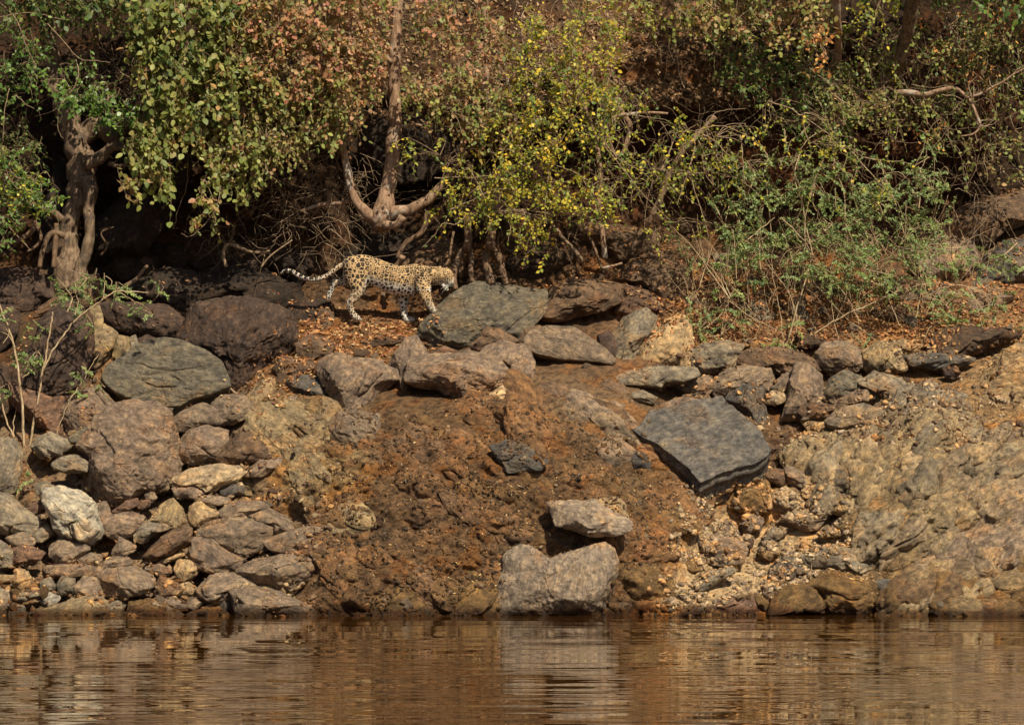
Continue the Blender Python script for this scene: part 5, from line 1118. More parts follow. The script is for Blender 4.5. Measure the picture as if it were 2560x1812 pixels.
        for j, ids in pick.items():
            pos, dr, nr, sz, cc, shape, mat, pal = s.L[j]
            for i in ids:
                x = norm(dr[i]); y = norm(np.cross(nr[i], x)); z = np.cross(x, y)
                M = Matrix(((x[0], y[0], z[0], pos[i, 0]-org[0]), (x[1], y[1], z[1], pos[i, 1]-org[1]), (x[2], y[2], z[2], pos[i, 2]-org[2]), (0, 0, 0, 1)))
                lo = bpy.data.objects.new('leaf', leaf_variant(shape, pal, int(s.rg.integers(12)), mat)); COL.objects.link(lo); lo.parent = s.o
                lo.matrix_local = M @ Matrix.Scale(float(sz[i]), 4)
        keep = {}
        for j, g in enumerate(s.L):
            m = np.ones(len(g[0]), bool); m[list(pick.get(j, ()))] = False
            if m.any(): keep.setdefault((g[5], g[6].name), []).append([a[m] for a in g[:5]]+[g[6]])
        for (shape, mn), gs in keep.items():
            A = [np.concatenate([g[i] for g in gs]) for i in range(5)]
            obj('foliage', leaves_mesh(*A, shape, 'foliage', gs[0][5], org), parent=s.o, kind='stuff')
        return s.o
def hash_str(t):
    h = 7
    for ch in t: h = (h*31+ord(ch)) & 0xffffff
    return h
def sample_soft(pp, n, rg):
    lo, hi = pp.min(0), pp.max(0); out = []
    while len(out) < n:
        q = rg.uniform(lo-25, hi+25, (max(n, 30)*2, 2)); w = poly_soft(q[:, 0], q[:, 1], pp, 22.)
        w = w*np.clip(.8+3.2*fbm(np.c_[q/50, q[:, :1]*0], 3, 9), .03, 1)
        out.extend(q[rg.random(len(q)) < w].tolist())
    return np.array(out[:n])

# -- thick dark tree at left
t = Plant('tree', 'thick dark-barked tree with glossy green leaves and a split base at the far left', 'tree', (200, 680, 4.2))
t.bark('trunk', 'T 450,1860 440,1680 430,1540 445,1400 490,1280 520,1150 515,1030 480,900 440,780 380,620 340,420 300,220 290,-60', [110, 92, 70, 62, 70, 88, 88, 80, 72, 62, 55, 48, 42], 4.15, 4.5, mat=M_BARKD, k=22, knob=.16)
t.bark('root', 'T 480,1860 510,1700 545,1600 570,1480 560,1350 575,1230 560,1130', [44, 42, 38, 34, 36, 45, 50], 3.98, 4.05, mat=M_BARKD, k=12)
t.bark('branch', 'T 540,1040 620,1010 680,950 740,930 850,950 900,960', [48, 42, 36, 32, 30, 26], 4.05, 3.9, mat=M_BARKD, k=12)
t.bark('branch', 'T 690,1035 750,1055 810,1035 830,980', [16, 14, 12, 9], 4.0, mat=M_BARKD, k=8)
t.bark('branch', 'T 500,880 620,800 720,860 800,780 900,740', [70, 66, 60, 50, 36], 4.5, 4.3, mat=M_BARKD, k=12)
t.bark('branch', 'T 600,560 612,400 610,250 615,100 625,-60', [18, 18, 17, 16, 16], 4.5, 4.6, mat=M_ROOT, k=8)
t.bark('branch', 'T 375,220 370,100 372,-40', [11, 11, 10], 4.4, mat=M_ROOT, k=8)
for sp, r in (('T 400,1400 320,1340 200,1300 120,1310 -40,1290', [26, 24, 20, 16, 14]), ('T 410,1500 330,1480 280,1560 250,1700', [22, 20, 18, 16]), ('T 360,1420 350,1560 340,1700', [18, 18, 16]),
              ('T 250,1420 160,1500 80,1540 -40,1560', [18, 18, 16, 14]), ('T 220,1400 260,1500 230,1560 170,1600', [12, 12, 10, 8]), ('T 640,1620 680,1560 640,1480 720,1440', [8, 7, 6, 4])):
    t.bark('root', sp, r, 3.95, 3.85, mat=M_ROOT, k=8)
for z in ('T 0,200 300,230 270,420 250,600 0,620', 'T 430,400 620,420 640,560 430,540'):
    t.zone(z, 3.3, 3.9, 70, .060, 'gloss', mat=M_LEAFG, per=8, tw=.22)
t.zone('T 320,540 600,560 830,640 850,780 700,800 560,760 430,700 320,620', 3.2, 3.6, 85, .068, 'gloss', mat=M_LEAFG, per=8, tw=.22)
t.zone('T 160,60 450,-60 820,-60 740,150 500,160 230,250', 3.8, 4.6, 60, .06, 'dark', per=8, tw=.25)
t.zone('T -400,-500 1000,-500 900,-20 -300,150', 3.3, 4.9, 60, .08, 'dark', per=9, tw=.35)
for sp in ('T 0,20 100,120 160,280 230,420', 'T 300,150 400,260 500,370 640,390 700,400', 'T 480,380 500,480 440,600 380,680 370,820 400,880', 'T 100,600 160,660 220,690', 'T 0,110 200,80 400,130', 'T 60,560 30,700 20,900'):
    t.stem(sp, .007, .003, 3.3, 3.2, leaves=3, size=.05, pal='gloss', mat=M_LEAFG)
t.done(230)

t = Plant('shrub', 'low glossy green bush poking in at the left edge beside the thick tree', 'shrub', (-40, 620, 3.6))
t.zone('T -60,950 140,960 240,1130 380,1250 350,1310 200,1330 -60,1250', 3.2, 3.6, 110, .058, 'gloss', 'lance', mat=M_LEAFG, per=9, tw=.22, droop=.1, pal2='yellow')
t.zone('T -60,1330 100,1380 60,1490 -60,1510', 3.1, 3.4, 90, .055, 'gloss', 'lance', mat=M_LEAFG, per=8, droop=.2)
t.zone('T -60,740 250,790 260,1000 120,1120 -60,960', 3.7, 4.1, 60, .05, 'dark', per=8, tw=.22)
t.stem('T -60,1300 60,1440 150,1540 200,1590', .008, .003, 3.3, 3.2, 4); t.done(170)

# -- olive drooping tree, turning pink upwards
t = Plant('tree', 'tree with broad olive-green leaves drooping over the dark hollow left of the leopard', 'tree', (600, 60, 4.6))
t.bark('branch', 'T 1250,600 1240,450 1260,250 1300,-60', [22, 22, 22, 24], 4.4, 4.7, k=8)
for z, d in (('T 850,60 1150,-60 1500,-60 1550,300 1500,600 1300,700 1180,800 1000,700 880,500 830,300', 105), ('T 850,760 1110,680 1110,960 1060,1100 1080,1250 1000,1200 940,1080 850,1040', 120), ('T 1150,650 1300,620 1280,860 1160,900', 110)):
    t.zone(z, 3.1, 3.9, d, .092, 'olive', per=8, tw=.28, droop=.9, pal2='dark' if d == 105 else None)
for z in ('T 790,1100 900,1100 880,1260 800,1200', 'T 1240,1190 1370,1180 1360,1290 1260,1300', 'T 1240,1310 1390,1290 1380,1400 1250,1390'):
    t.zone(z, 3.05, 3.2, 70, .085, 'mixed', per=7, tw=.2, droop=.8)
t.zone('T 1310,880 1600,850 1750,1000 1620,1160 1480,1220 1330,1150', 3.2, 3.7, 80, .075, 'olive', per=7, tw=.25, droop=.8, pal2='mixed')
t.zone('T 800,-500 2300,-500 2200,-40 850,-20', 3.4, 5., 55, .09, 'olive', per=9, tw=.35)
t.stem('T 1400,1180 1370,1320 1300,1420 1210,1500 1150,1480', .006, .003, 3.1); t.stem('T 1190,1010 1185,1180 1140,1300 1100,1450', .007, .004, 3.9)
t.done(300)
t = Plant('tree', 'tree whose small leaves turn pink and rust red across the upper left middle', 'tree', (860, 40, 4.7))
t.bark('branch', 'T 1990,1000 1880,900 1860,780 1900,600 1930,-60', [20, 18, 17, 16, 14], 4.0, 4.4, k=8)
t.zone('T 1480,-60 2182,-60 2182,500 1900,620 1700,560 1500,500', 3.15, 3.9, 115, .070, 'pink', per=9, tw=.26, pal2='mixed')
t.zone('T 1400,350 1900,450 2182,480 2182,860 2000,880 1700,960 1450,900 1320,700', 3.2, 3.9, 100, .070, 'mixed', per=9, tw=.26, droop=.8, pal2='olive')
t.zone('U 0,-60 285,-60 270,300 200,640 60,860 0,860', 3.2, 3.8, 85, .066, 'pink', per=9, tw=.25, pal2='mixed')
t.zone('T 1500,900 1900,850 1850,1000 1700,1120 1600,1080', 3.2, 3.5, 45, .06, 'mixed', per=7, tw=.25, droop=.8)
t.done(300)
t = Plant('tree', 'slender tree with rust-pink leaves to the right of the pale forked trunk', 'tree', (1150, 60, 4.8))
t.bark('trunk', 'U 965,1000 950,800 935,600 925,350 915,100 920,-60', [13, 13, 13, 12, 12, 12], 4.1, 4.3, k=8)
t.zone('U 450,-60 900,-60 1050,150 1150,300 1000,420 800,330 560,280 430,120', 3.5, 4.4, 48, .068, 'pink', per=8, tw=.28, pal2='mixed')
t.zone('U 420,500 650,390 1100,520 1200,650 1100,870 900,920 720,820 500,700 420,660', 3.2, 3.9, 75, .062, 'mixed', per=9, tw=.25, pal2='pink')
t.zone('U 400,100 700,150 700,330 420,330', 4.2, 4.6, 35, .05, 'dark', per=8, tw=.22)
t.done(260)

# -- pale forked tree
t = Plant('tree', 'pale-barked forked tree whose knotted base hangs over the leopard', 'tree', (935, 560, 4.0))
t.bark('trunk', 'U 255,1455 262,1380 285,1290 310,1180 325,1060 335,940 345,820 350,700 345,560 348,400 352,240 365,100 375,-60', [42, 68, 58, 48, 46, 46, 44, 40, 37, 35, 33, 31, 28], 3.9, 4.25, k=20, knob=.10)
t.bark('branch', 'U 250,1400 180,1360 110,1290 65,1180 45,1060 15,940 -40,820 -80,700', [50, 38, 30, 26, 25, 24, 22, 20], 3.9, 3.95, k=14, knob=.1)
t.bark('branch', 'U 260,1380 350,1345 440,1330 520,1290 580,1250 640,1180 720,1080 800,960', [50, 38, 34, 32, 30, 26, 22, 18], 3.9, 3.95, k=14, knob=.1)
t.bark('root', 'U 270,1420 330,1430 370,1415 395,1375', [30, 26, 24, 26], 3.75, 3.7, k=12, knob=.1)
t.bark('root', 'U 545,1330 545,1420 500,1490 430,1530 390,1580 360,1640', [20, 18, 17, 16, 15, 12], 4.0, 3.9, mat=M_ROOT, k=8)
t.bark('branch', 'U 400,805 460,790 520,800', [14, 12, 8], 3.95, k=6)
t.bark('branch', 'U 330,400 260,340 200,350', [14, 11, 8], 4.1, k=6)
t.bark('root', 'U 80,1265 0,1290 -120,1300 -250,1340', [18, 15, 13, 10], 4.0, 4.1, k=8)
t.bark('root', 'M 745,1270 790,1210 825,1150', [38, 34, 30], 3.95, 3.85, k=10)
t.bark('root', 'L 1310,580 1320,680 1325,760', [30, 26, 24], 3.95, 3.9, mat=M_ROOT, k=8)
t.done()

# -- yellow-green shrub with stilt roots
t = Plant('shrub', 'wide yellow-green shrub sprawling above the stilt roots right of the leopard', 'shrub', (1180, 700, 3.9))
for sp, r in (('M 1545,690 1540,860 1545,1000 1530,1060', [40, 46, 42, 40]), ('M 1545,1030 1470,1110 1410,1240 1390,1380 1410,1520', [34, 34, 32, 30, 30]), ('M 1560,1040 1585,1160 1575,1300 1590,1440', [32, 30, 32, 32]),
              ('M 1790,680 1800,860 1790,1000 1790,1060', [44, 52, 50, 46]), ('M 1780,1040 1740,1180 1770,1330 1815,1470', [42, 46, 46, 46]), ('M 1810,1050 1880,1150 1920,1290 1965,1470', [34, 36, 34, 36]),
              ('M 1385,880 1360,1020 1340,1160 1290,1280', [16, 15, 14, 13]), ('M 1890,900 1870,1020 1930,1160', [10, 9, 7])):
    t.bark('root', sp, r, 3.78, 3.55 if len(sp) > 30 else 3.7, mat=M_ROOT if r[0] < 50 else M_BARK, k=12)
t.bark('trunk', 'U 1680,1640 1660,1450 1640,1300 1655,1150 1640,1000 1620,880 1560,700 1500,560', [17, 16, 15, 17, 17, 15, 13, 12], 3.9, 4.2, k=8)
t.bark('trunk', 'U 1430,150 1440,260 1425,360 1350,430 1270,490 1240,560', [26, 24, 22, 16, 14, 12], 4.6, 4.3, k=10)
t.bark('trunk', 'U 1190,1080 1150,1000 1140,880 1100,720 1060,500 1000,250', [14, 14, 13, 12, 11, 10], 4.1, 4.3, k=8)
t.bark('branch', 'U 1350,1430 1430,1530 1500,1600 1540,1660', [14, 13, 14, 14], 3.8, 3.7, mat=M_BARKD, k=8)
t.bark('branch', 'N 640,0 700,120 760,240 820,390 860,500', [18, 17, 16, 15, 15], 4.0, 3.9, mat=M_ROOT, k=8)
t.bark('branch', 'N 860,500 960,480 1055,450', [13, 12, 12], 3.85, k=8)
t.bark('branch', 'U 1740,620 1790,720 1840,790 1825,880 1800,960 1755,990 1720,930 1700,850', [18, 18, 17, 16, 15, 13, 11, 9], 4.3, 4.2, k=8)
t.bark('branch', 'U 1690,840 1740,745 1850,725 1960,715 2080,722', [12, 12, 11, 10, 8], 4.1, k=8)
for z, d in (('U 1150,60 1750,80 1780,380 1740,560 1500,620 1400,520 1150,380', 62), ('U 1070,350 1500,450 1500,760 1250,720 1080,620', 80), ('U 880,740 1300,700 1500,850 1480,980 1200,1000 920,980', 75),
             ('U 640,1040 1000,990 1500,1060 1720,1160 1720,1420 1500,1350 1200,1400 900,1330 600,1330 640,1150', 62), ('U 560,1290 1000,1320 1350,1350 1330,1500 1200,1560 1100,1420 950,1470 850,1380 600,1440', 42),
             ('U 370,910 690,890 680,990 400,1010', 45), ('U 1160,1420 1340,1410 1280,1600 1160,1610', 50), ('U 1640,640 1720,540 1760,640 1740,800 1600,760', 45), ('U 1450,600 1700,560 1680,900 1480,860', 45)):
    t.zone(z, 3.0, 3.8, d*.85, .050, 'yellow', per=9, tw=.24, droop=.45, pal2='bright')
t.zone('U 1300,880 1500,860 1480,980 1250,980', 3.0, 3.2, 60, .052, 'bright', per=8, tw=.2)
t.zone('U 1380,1180 1550,1170 1500,1300 1400,1290', 3.0, 3.2, 60, .052, 'bright', per=8, tw=.2)
t.zone('U 1650,300 1800,290 1780,400 1660,390', 3.2, 3.4, 60, .052, 'bright', per=8, tw=.2)
t.stem('U 1820,590 1870,620 1930,680 1940,700', .004, .002, 3.4, leaves=16, size=.045, pal='bright')
for sp in ('U 1240,980 1330,1040 1460,1080 1600,1160', 'U 1330,1040 1320,1150 1300,1300 1310,1420', 'U 800,1370 740,1420 650,1420 610,1480 520,1570', 'U 1640,850 1760,1000 1900,1080 2000,1160', 'U 700,1330 820,1280 960,1210 1100,1200',
           'U 600,1130 900,1120 1100,1100', 'U 1500,840 1600,860 1700,870', 'U 1540,1130 1600,1260 1650,1380', 'U 1010,1340 1080,1420 1060,1540', 'U 900,1350 960,1400 920,1480', 'U 1640,880 1800,1080 1950,1260 2100,1400'):
    t.stem(sp, .008, .003, 3.15, 3.05, leaves=9, size=.045, pal='yellow')
t.done(300)

# -- upper right
t = Plant('shrub', 'loose yellow-green sprays hanging over the dark hollow right of centre', 'shrub', (1620, 330, 4.4))
t.zone('0 1380,-60 1900,-60 1850,70 1600,60 1420,90', 3.6, 4.4, 40, .06, 'mixed', per=8, tw=.26, pal2='yellow')
t.zone('0 1420,230 1560,200 1700,300 1880,330 1900,470 1700,480 1560,420 1440,420', 3.2, 4.0, 24, .05, 'yellow', per=8, tw=.28, pal2='dark')
t.zone('0 1560,440 1750,430 1800,560 1620,600', 3.2, 3.7, 16, .045, 'yellow', per=8, tw=.25)
t.done(120)
t = Plant('shrub', 'green and rust coloured foliage over the red earth at the upper right edge', 'shrub', (2400, 250, 4.4))
t.zone('0 2120,60 2600,60 2600,420 2420,440 2280,330 2150,300', 3.9, 4.6, 26, .055, 'olive', per=8, tw=.28, pal2='dark')
t.zone('0 1980,150 2250,130 2250,330 2050,380', 3.9, 4.4, 20, .055, 'mixed', per=8, tw=.26, pal2='yellow')
t.done(120)
t = Plant('tree', 'thin tree with pink and yellow-green leaves at the top right of centre', 'tree', (2080, 240, 4.8))
t.bark('trunk', 'V 1000,760 1000,640 990,500 1005,300 1000,150 990,-60', [28, 26, 25, 25, 26, 26], 5.2, 3.35, k=12)
t.zone('V 0,-60 1000,-60 950,200 850,330 700,260 500,220 300,240 100,180 0,220', 3.4, 4.2, 62, .070, 'mixed', per=8, tw=.27, pal2='pink')
t.zone('V 780,180 950,200 930,330 870,430 800,330', 3.3, 3.7, 55, .06, 'orange', per=7, tw=.2)
t.zone('V 960,560 1350,540 1350,700 1000,720', 3.6, 4.0, 45, .055, 'mixed', per=7, tw=.22)
t.stem('V 100,20 115,160', .012, .01, 4.0); t.stem('U 2110,130 2150,450 2185,560', .012, .008, 4.1)
t.done(220)
t = Plant('shrub', 'dark green shrub filling the shade left of the leaning dark trunk at upper right', 'shrub', (2000, 330, 4.7))
t.zone('V 200,230 700,270 1100,430 1090,640 900,700 680,700 560,620 280,600', 3.9, 4.5, 52, .055, 'dark', mat=M_LEAFG, per=9, tw=.27, pal2='gloss')
t.zone('V 620,620 1080,640 1080,850 900,900 680,800', 3.6, 4.2, 42, .045, 'gloss', per=8, tw=.25)
t.stem('V 450,440 490,540 520,640', .012, .009, 4.4); t.done(200)
t = Plant('tree', 'leaning dark trunk with a bare branching limb at the upper right', 'tree', (2240, 280, 4.8))
t.bark('trunk', 'V 1410,780 1395,680 1380,590 1375,480 1400,360 1440,200 1470,60 1490,-60', [62, 55, 48, 42, 42, 42, 44, 44], 5.2, 3.35, mat=M_BARKD, k=16)
t.bark('branch', 'V 1400,410 1480,395 1560,360 1650,340 1720,300 1800,250 1850,200', [18, 18, 15, 14, 12, 9, 7], 4.3, 4.1, mat=M_ROOT, k=8)
t.bark('branch', 'V 1380,590 1460,590 1560,602 1660,575 1740,560 1800,600 1850,660 1880,730 1905,800 1860,850 1780,865', [22, 20, 18, 16, 14, 12, 11, 10, 9, 6, 4], 4.1, 3.8, k=8)
t.bark('branch', 'V 1820,620 1900,600 1980,555 2050,520 2120,470 2200,430', [9, 9, 8, 7, 6, 5], 3.85, 3.8, k=6)
t.bark('branch', 'V 1520,200 1515,400 1500,600 1500,780', [13, 15, 17, 16], 4.7, mat=M_ROOT, k=8)
t.bark('branch', 'V 1280,300 1330,390 1350,480', [22, 30, 36], 4.6, mat=M_BARKD, k=8)
for sp in ('V 1980,555 1960,500 1990,470', 'V 2050,520 2110,560 2130,610 2060,620', 'V 1850,610 1830,540 1870,500 1940,460', 'V 1905,800 1980,790 2020,760', 'V 1905,770 1950,760 1990,765', 'V 1870,850 1890,900', 'V 1660,605 1740,610 1800,640', 'V 2100,490 2140,440 2182,420', 'V 1860,600 1865,540 1850,520'):
    t.stem(sp, .008, .003, 3.82)
t.zone('V 1150,-60 1400,-60 1380,120 1300,250 1180,260 1070,180', 3.5, 4.0, 34, .05, 'yellow', per=8, tw=.24)
t.zone('V 1550,100 2300,-60 2300,600 1900,480 1650,480 1600,300', 3.9, 4.7, 50, .052, 'dark', per=8, tw=.26, pal2='orange')
t.zone('V 1640,600 1900,640 1760,850 1650,820', 4.0, 4.4, 30, .05, 'gloss', per=7, tw=.24)
t.zone('V 1420,780 1650,800 1640,920 1480,900', 3.9, 4.2, 30, .05, 'orange', per=6, tw=.2)
t.zone('V 1800,0 2300,-60 2300,100 2000,80', 3.3, 3.6, 16, .09, 'gloss', per=5, tw=.2)
t.zone('V 0,-700 2600,-700 2600,-50 0,-50', 3.4, 5.4, 75, .07, 'dark', per=9, tw=.3)
t.done(180)
t = Plant('shrub', 'arching bare-stemmed shrub with scattered yellow leaves right of centre', 'shrub', (1760, 540, 3.9))
t.bark('trunk', 'U 1950,1420 2020,1290 2060,1170 2110,1060 2180,960 2300,830 2380,740', [22, 22, 21, 19, 18, 17, 15], 4.3, 4.0, k=10)
for sp, nl, pl in (('V 100,830 250,800 380,840 480,900 540,940', 24, 'bright'), ('V 110,840 200,880 290,970 360,1040', 16, 'bright'), ('V 100,840 90,950 60,1060 20,1180 -20,1300', 14, 'bright'), ('V 50,1080 90,1200 140,1350 180,1500', 8, 'yellow'),
                   ('V 380,860 400,1000 405,1150', 5, 'yellow'), ('V 480,900 560,1000 500,1060', 8, 'bright'), ('V 0,1100 120,1100 250,1060', 10, 'yellow'), ('V 190,860 170,760 280,700 420,690', 2, 'yellow')):
    t.stem(sp, .009, .0035, 3.3, 3.15, leaves=nl, size=.045, pal=pl)
t.zone('V 0,740 200,760 180,900 20,880', 3.1, 3.4, 55, .045, 'bright', per=8, tw=.2, pal2='yellow'); t.zone('V 130,1000 330,1020 290,1120 120,1110', 3.1, 3.3, 45, .042, 'yellow', per=8, tw=.2)
t.zone('V 430,740 640,680 620,800 460,800', 3.2, 3.6, 45, .042, 'yellow', per=8, tw=.2)
t.done(150)
t = Plant('shrub', 'arching green-leaved branch hanging diagonally over the feathery shrub', 'shrub', (2180, 500, 3.9))
for sp, nl in (('V 560,640 700,690 830,770 960,860 1070,940 1170,1000', 10), ('V 960,860 930,960 880,1080 830,1220 810,1330', 18), ('V 975,900 975,1050 985,1200 990,1310 1025,1340', 14), ('V 1070,940 1190,1080 1300,1200 1380,1290 1430,1420', 14), ('V 1170,1000 1300,1020 1430,1030 1530,1080', 18),
               ('V 900,830 820,880 740,980', 14), ('V 1100,960 1120,1080 1100,1140', 8), ('V 660,820 670,940 630,1070', 12), ('V 1270,1130 1290,1200 1260,1240 1200,1230', 10), ('V 1000,920 1060,980 1030,1080', 8), ('V 820,790 760,860 700,900 680,990', 12)):
    t.stem(sp, .009, .0035, 3.3, 3.15, leaves=int(nl*2), size=.042, pal='yellow')
t.zone('V 800,780 1150,900 1160,960 980,940 820,960', 3.1, 3.5, 60, .042, 'yellow', per=9, tw=.2); t.zone('V 1180,1170 1310,1180 1300,1280 1170,1260', 3.1, 3.3, 60, .045, 'yellow', per=7, tw=.16)
t.done(200)

# -- feathery shrub
t = Plant('shrub', 'large feathery blue-green shrub of fine leaflets on thin stems at right', 'shrub', (2050, 800, 3.7))
FZ = [('V 280,1060 560,1000 1250,1020 1400,1150 1640,1500 1250,1640 900,1640 600,1640 300,1620 220,1300', 3.2, 4.3, 120), ('V 1400,1000 1560,900 1640,1100 1700,1260 1640,1500 1480,1400', 3.2, 3.9, 130), ('D 370,0 1000,0 900,240 760,200 500,150', 3.2, 3.9, 90),
      ('D 950,0 2000,0 1980,200 1700,220 1500,330 1250,300 1050,180', 3.0, 3.8, 120), ('D 450,330 780,300 820,420 700,500 470,520', 3.1, 3.5, 75), ('D 1000,430 1180,470 1100,560 860,600', 3.0, 3.2, 60), ('D 1650,230 2150,330 2250,480 2100,540 1700,400', 3.0, 3.5, 60),
      ('D 1850,60 2280,60 2260,250 1900,220', 3.2, 3.8, 50), ('D 1320,380 1500,380 1450,600 1380,560', 3.0, 3.2, 30), ('D 1550,620 1640,620 1620,720 1560,700', 2.8, 2.9, 40)]
def feather(t, FZ, pal='feather', size=.022, tw=.24):
    for z, a, b, d in FZ: t.zone(z, a, b, d*1.0, size, pal, 'tiny', tw=tw, per=30, droop=-.1)
feather(t, FZ)
for sp, r in (('D 960,600 1010,560 1060,380 1100,260 1145,80 1120,-60', .014), ('D 1020,590 1060,500 1060,400 1020,280 960,200 860,60', .009), ('D 1060,580 1200,480 1340,400 1480,340 1640,270 1800,230', .011), ('D 690,300 600,180 520,60 380,-80', .009), ('D 700,320 640,200 560,100 500,-60', .008), ('D 720,340 680,240 640,160 600,40', .007),
              ('D 990,580 980,430 950,280 930,150', .008), ('D 1290,550 1260,400 1240,240', .006), ('D 1640,690 1560,610 1450,510 1330,420 1200,280 1100,150', .007), ('D 1510,910 1460,800 1380,720 1250,600 1100,480 900,300', .006), ('D 1620,460 1560,300 1540,100', .006), ('D 1710,420 1740,260 1760,60', .006),
              ('D 700,330 820,420 960,490 1050,540', .008), ('D 540,250 570,150 600,60', .007), ('D 740,210 730,80 720,-60', .006), ('D 870,160 865,60 870,-80', .006), ('D 1750,600 1780,480 1900,420 2000,370', .006), ('D 1920,650 1900,600 1960,500 2050,380 2160,350 2260,480 2290,520', .006), ('D 1400,440 1330,300 1200,150 1060,-20', .007), ('D 1920,290 2000,330 2100,300 2250,240', .005),
              ('V 640,1380 760,1500 850,1620', .010), ('V 430,1520 540,1430 600,1380', .008), ('V 1430,1300 1430,1450 1420,1620', .008), ('V 1610,1000 1610,1150 1600,1300', .006), ('D 560,480 660,400 700,330', .006)):
    t.stem(sp, r, r*.45, 3.15, 3.35, leaves=0)
for i in range(150):
    x = t.rg.uniform(450, 2150); y = t.rg.uniform(80, 560) if x < 1300 else t.rg.uniform(60, 430); a = t.rg.normal(0, 90); h = t.rg.uniform(80, 260)
    t.stem('D %f,%f %f,%f %f,%f' % (x, y, x+a*.4+t.rg.normal(0, 12), y-h*.5, x+a, y-h), .0045, .002, t.rg.uniform(3.2, 3.6))
t.done(twig_mat=M_STRAW)
t = Plant('sapling', 'thin sapling with several pale stems and feathery leaves at the left edge', 'sapling', (70, 1240, 1.3))
for sp, r in (('A 170,1500 155,1300 145,1050 110,800 80,650 20,500 -40,300', .016), ('A 190,1500 210,1300 250,1100 280,900 310,760 340,560 350,480', .014), ('A 290,860 340,760 420,640 520,520 640,430 760,350 870,345 990,350', .010), ('A 150,1500 100,1330 40,1200 0,1040 -20,950', .012),
              ('A 120,1420 90,1250 110,1120', .007), ('A 340,1560 380,1300 450,1100 540,960 620,820 660,760', .006), ('A 200,1560 330,1300 420,1140', .005), ('A 230,1600 350,1420 430,1180 500,1000', .004), ('A 100,720 60,640 -20,600', .006), ('A 150,920 200,880 240,840', .005), ('A 450,480 480,400 440,320 380,250', .006), ('A 690,390 700,300 695,220', .005),
              ('A 800,350 880,400 960,440 1010,480', .005), ('A 500,500 520,420 500,330 520,260', .005), ('A 20,690 60,620 0,560', .004)):
    t.stem(sp, r*1.25, r*.65, 1.7, 2.0)
feather(t, [('A 350,230 570,220 580,340 540,500 500,480 430,340', 1.8, 2.2, 190), ('A 480,450 600,480 600,620 530,560', 1.9, 2.1, 120), ('A 665,190 740,230 725,310 680,300', 1.9, 2.0, 170), ('A 690,300 830,300 835,400 700,390', 1.9, 2.1, 190), ('A 880,390 1030,440 1010,500 890,460', 1.9, 2.0, 190), ('A 970,310 1070,320 1045,400 960,390', 1.9, 2., 150),
            ('A 200,520 300,520 260,850 180,880 150,760', 1.8, 2.1, 110), ('A 0,720 150,720 150,850 60,820', 1.8, 2., 110), ('A 450,920 600,920 560,1030 440,1030', 1.7, 1.9, 130), ('A 580,850 680,1000 640,1010 590,960', 1.8, 1.9, 130), ('A 0,430 60,450 60,640 0,620', 1.8, 1.9, 60), ('B 140,300 210,350 210,520 150,500', 1.2, 1.4, 80), ('A 0,1000 60,1010 40,1100 0,1100', 1.8, 1.9, 70)], 'feather', .021, .17)
t.done(twig_mat=M_STRAW)

# -- dead wood and roots
def stick(spec, rad, Y0, Y1, label, cat='stick', name='dead_stick', mat=M_TWIG):
    o = bark_tube(name, None, spec, rad, Y0, Y1, mat=mat, k=7, seed=3, label=label, cat=cat)
    return o
stick('A 1395,893 1500,960 1590,1040', [9, 8, 8], 2.25, 2.2, 'short pale stick slanting across the right end of the grey-green slab')
stick('A 1510,180 1490,110 1500,50 1540,30 1620,60 1700,85 1800,72', [14, 14, 13, 13, 12, 9, 5], 4.0, 4.0, 'arched dead root standing on the rocks left of the leopard tail', 'root', 'dead_root')
stick('A 1740,185 1800,110 1880,50 1950,0', [7, 6, 5, 4], 3.9, 3.9, 'thin straight twig left of the arched tail')
stick('A 830,310 900,270 950,210 985,170', [17, 15, 14, 12], 3.9, 3.95, 'broken root stub among the dark rocks behind the leafy sprig', 'root', 'dead_root', M_ROOT)
stick('D 1960,885 2050,845 2150,838 2225,830 2260,770 2295,700 2340,640', [10, 10, 10, 11, 8, 7, 6], 2.75, 2.8, 'bleached branch lying on the sandy slope at the right edge', 'branch', 'dead_branch')
stick('D 2040,905 2080,870 2100,850', [6, 6, 5], 2.7, 2.72, 'short side twig under the bleached branch at right')
stick('E 2230,205 2260,250 2300,300', [8, 8, 8], 1.7, 1.6, 'pale stick near the right edge above the outcrop')
stick('E 1145,780 1138,900 1128,1060', [2.5, 2.5, 2], .12, .0, 'tallest thin reed stem standing in front of the mossy boulders', 'reed', 'reed')
stick('E 1158,925 1165,1000 1165,1110', [2.5, 2.5, 2.5], -.1, -.15, 'thin reed stem rising from the water right of the tallest one', 'reed', 'reed')
stick('E 1100,955 1095,1045', [2, 2], .1, .05, 'shortest thin reed stem left of the tallest one', 'reed', 'reed')
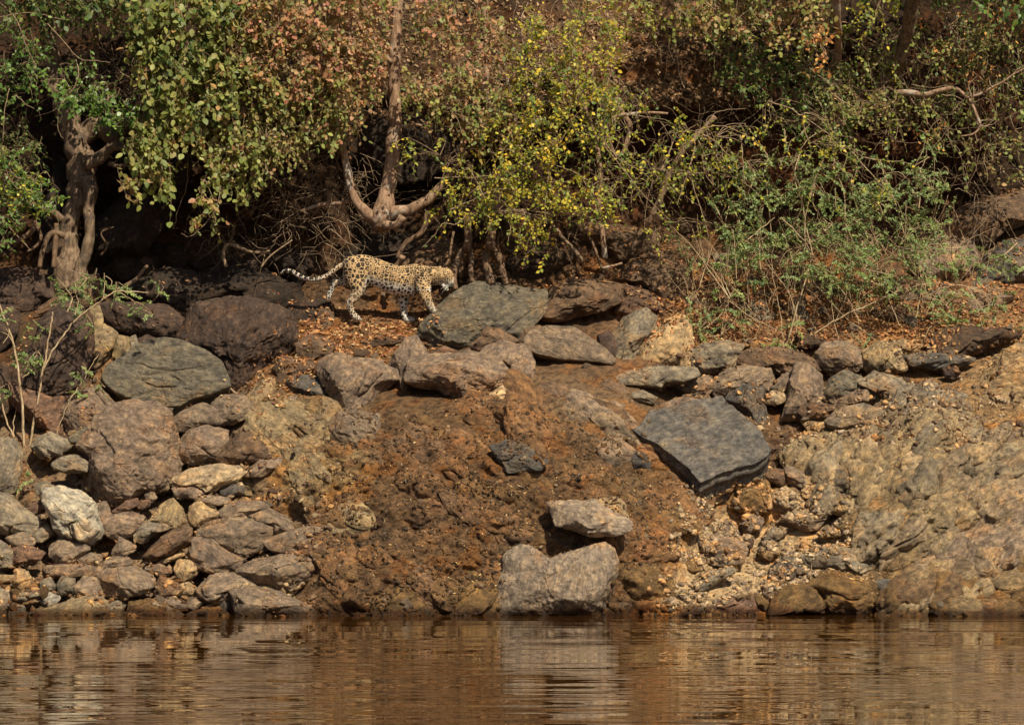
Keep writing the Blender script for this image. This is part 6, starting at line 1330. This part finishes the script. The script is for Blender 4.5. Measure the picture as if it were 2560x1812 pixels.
stick('C 700,800 720,790 860,800 830,810', [6, 9, 7, 4], .95, .95, 'small bleached root piece on the brown mound')
def tangle(zones, seed, name='dead_twigs'):
    rg = np.random.default_rng(seed)
    for spec, n, Y0, Y1, L, label in zones:
        pp = pts(spec); q = sample_soft(pp, n, rg); Vs, Fs, k = [], [], 0
        for a in q:
            p = np.array(P(a[0], a[1], rg.uniform(Y0, Y1))); d = norm(np.array([rg.normal(0, .8), rg.normal(0, .35), rg.normal(-.35, .7)])); ln = L*rg.uniform(.4, 1.6); pth = [p]
            for _ in range(5): d = norm(d+rg.normal(0, .33, 3)+[0, 0, -.08]); pth.append(pth[-1]+d*ln/5)
            r = rg.uniform(.0022, .006); V, F = tube_np(pth, np.linspace(r, r*.4, 6), 3); Vs.append(V); Fs.append(F+k); k += len(V)
        obj(name, mesh_np(name, np.concatenate(Vs), np.concatenate(Fs), M_TWIG), label=label, kind='stuff')
tangle([('0 100,0 360,0 360,260 250,300 120,200', 260, 4.2, 4.8, .5, 'tangle of dry twigs behind the thick tree'),
        ('0 700,340 900,380 1000,520 900,560 720,560 640,480', 330, 3.9, 4.6, .45, 'thin hanging rootlets and twigs left of the pale forked tree'),
        ('0 1060,330 1560,200 1750,360 1700,560 1380,620 1060,520', 420, 3.8, 4.7, .45, 'dead twigs tangled inside the yellow-green shrub'),
        ('0 1720,220 2300,160 2560,200 2560,560 2100,460 1760,440', 460, 3.9, 4.9, .5, 'dead twigs and vines in the shade of the right bank'),
        ('0 1380,0 1760,0 1760,200 1500,260 1360,200', 130, 4.6, 5.0, .4, 'dry grass stalks on the sunny upper bank'),
        ('0 500,500 900,520 900,640 620,660 480,600', 110, 3.9, 4.3, .45, 'pale rootlets trailing over the dark rocks behind the leopard'),
        ('0 1700,600 2400,560 2500,800 1750,830', 230, 3.2, 3.9, .4, 'dry stalks among the feathery shrub'),
        ('0 880,0 1300,0 1300,260 900,300', 150, 4.4, 5., .4, 'dry stalks on the upper bank behind the pink leaves')], 77)
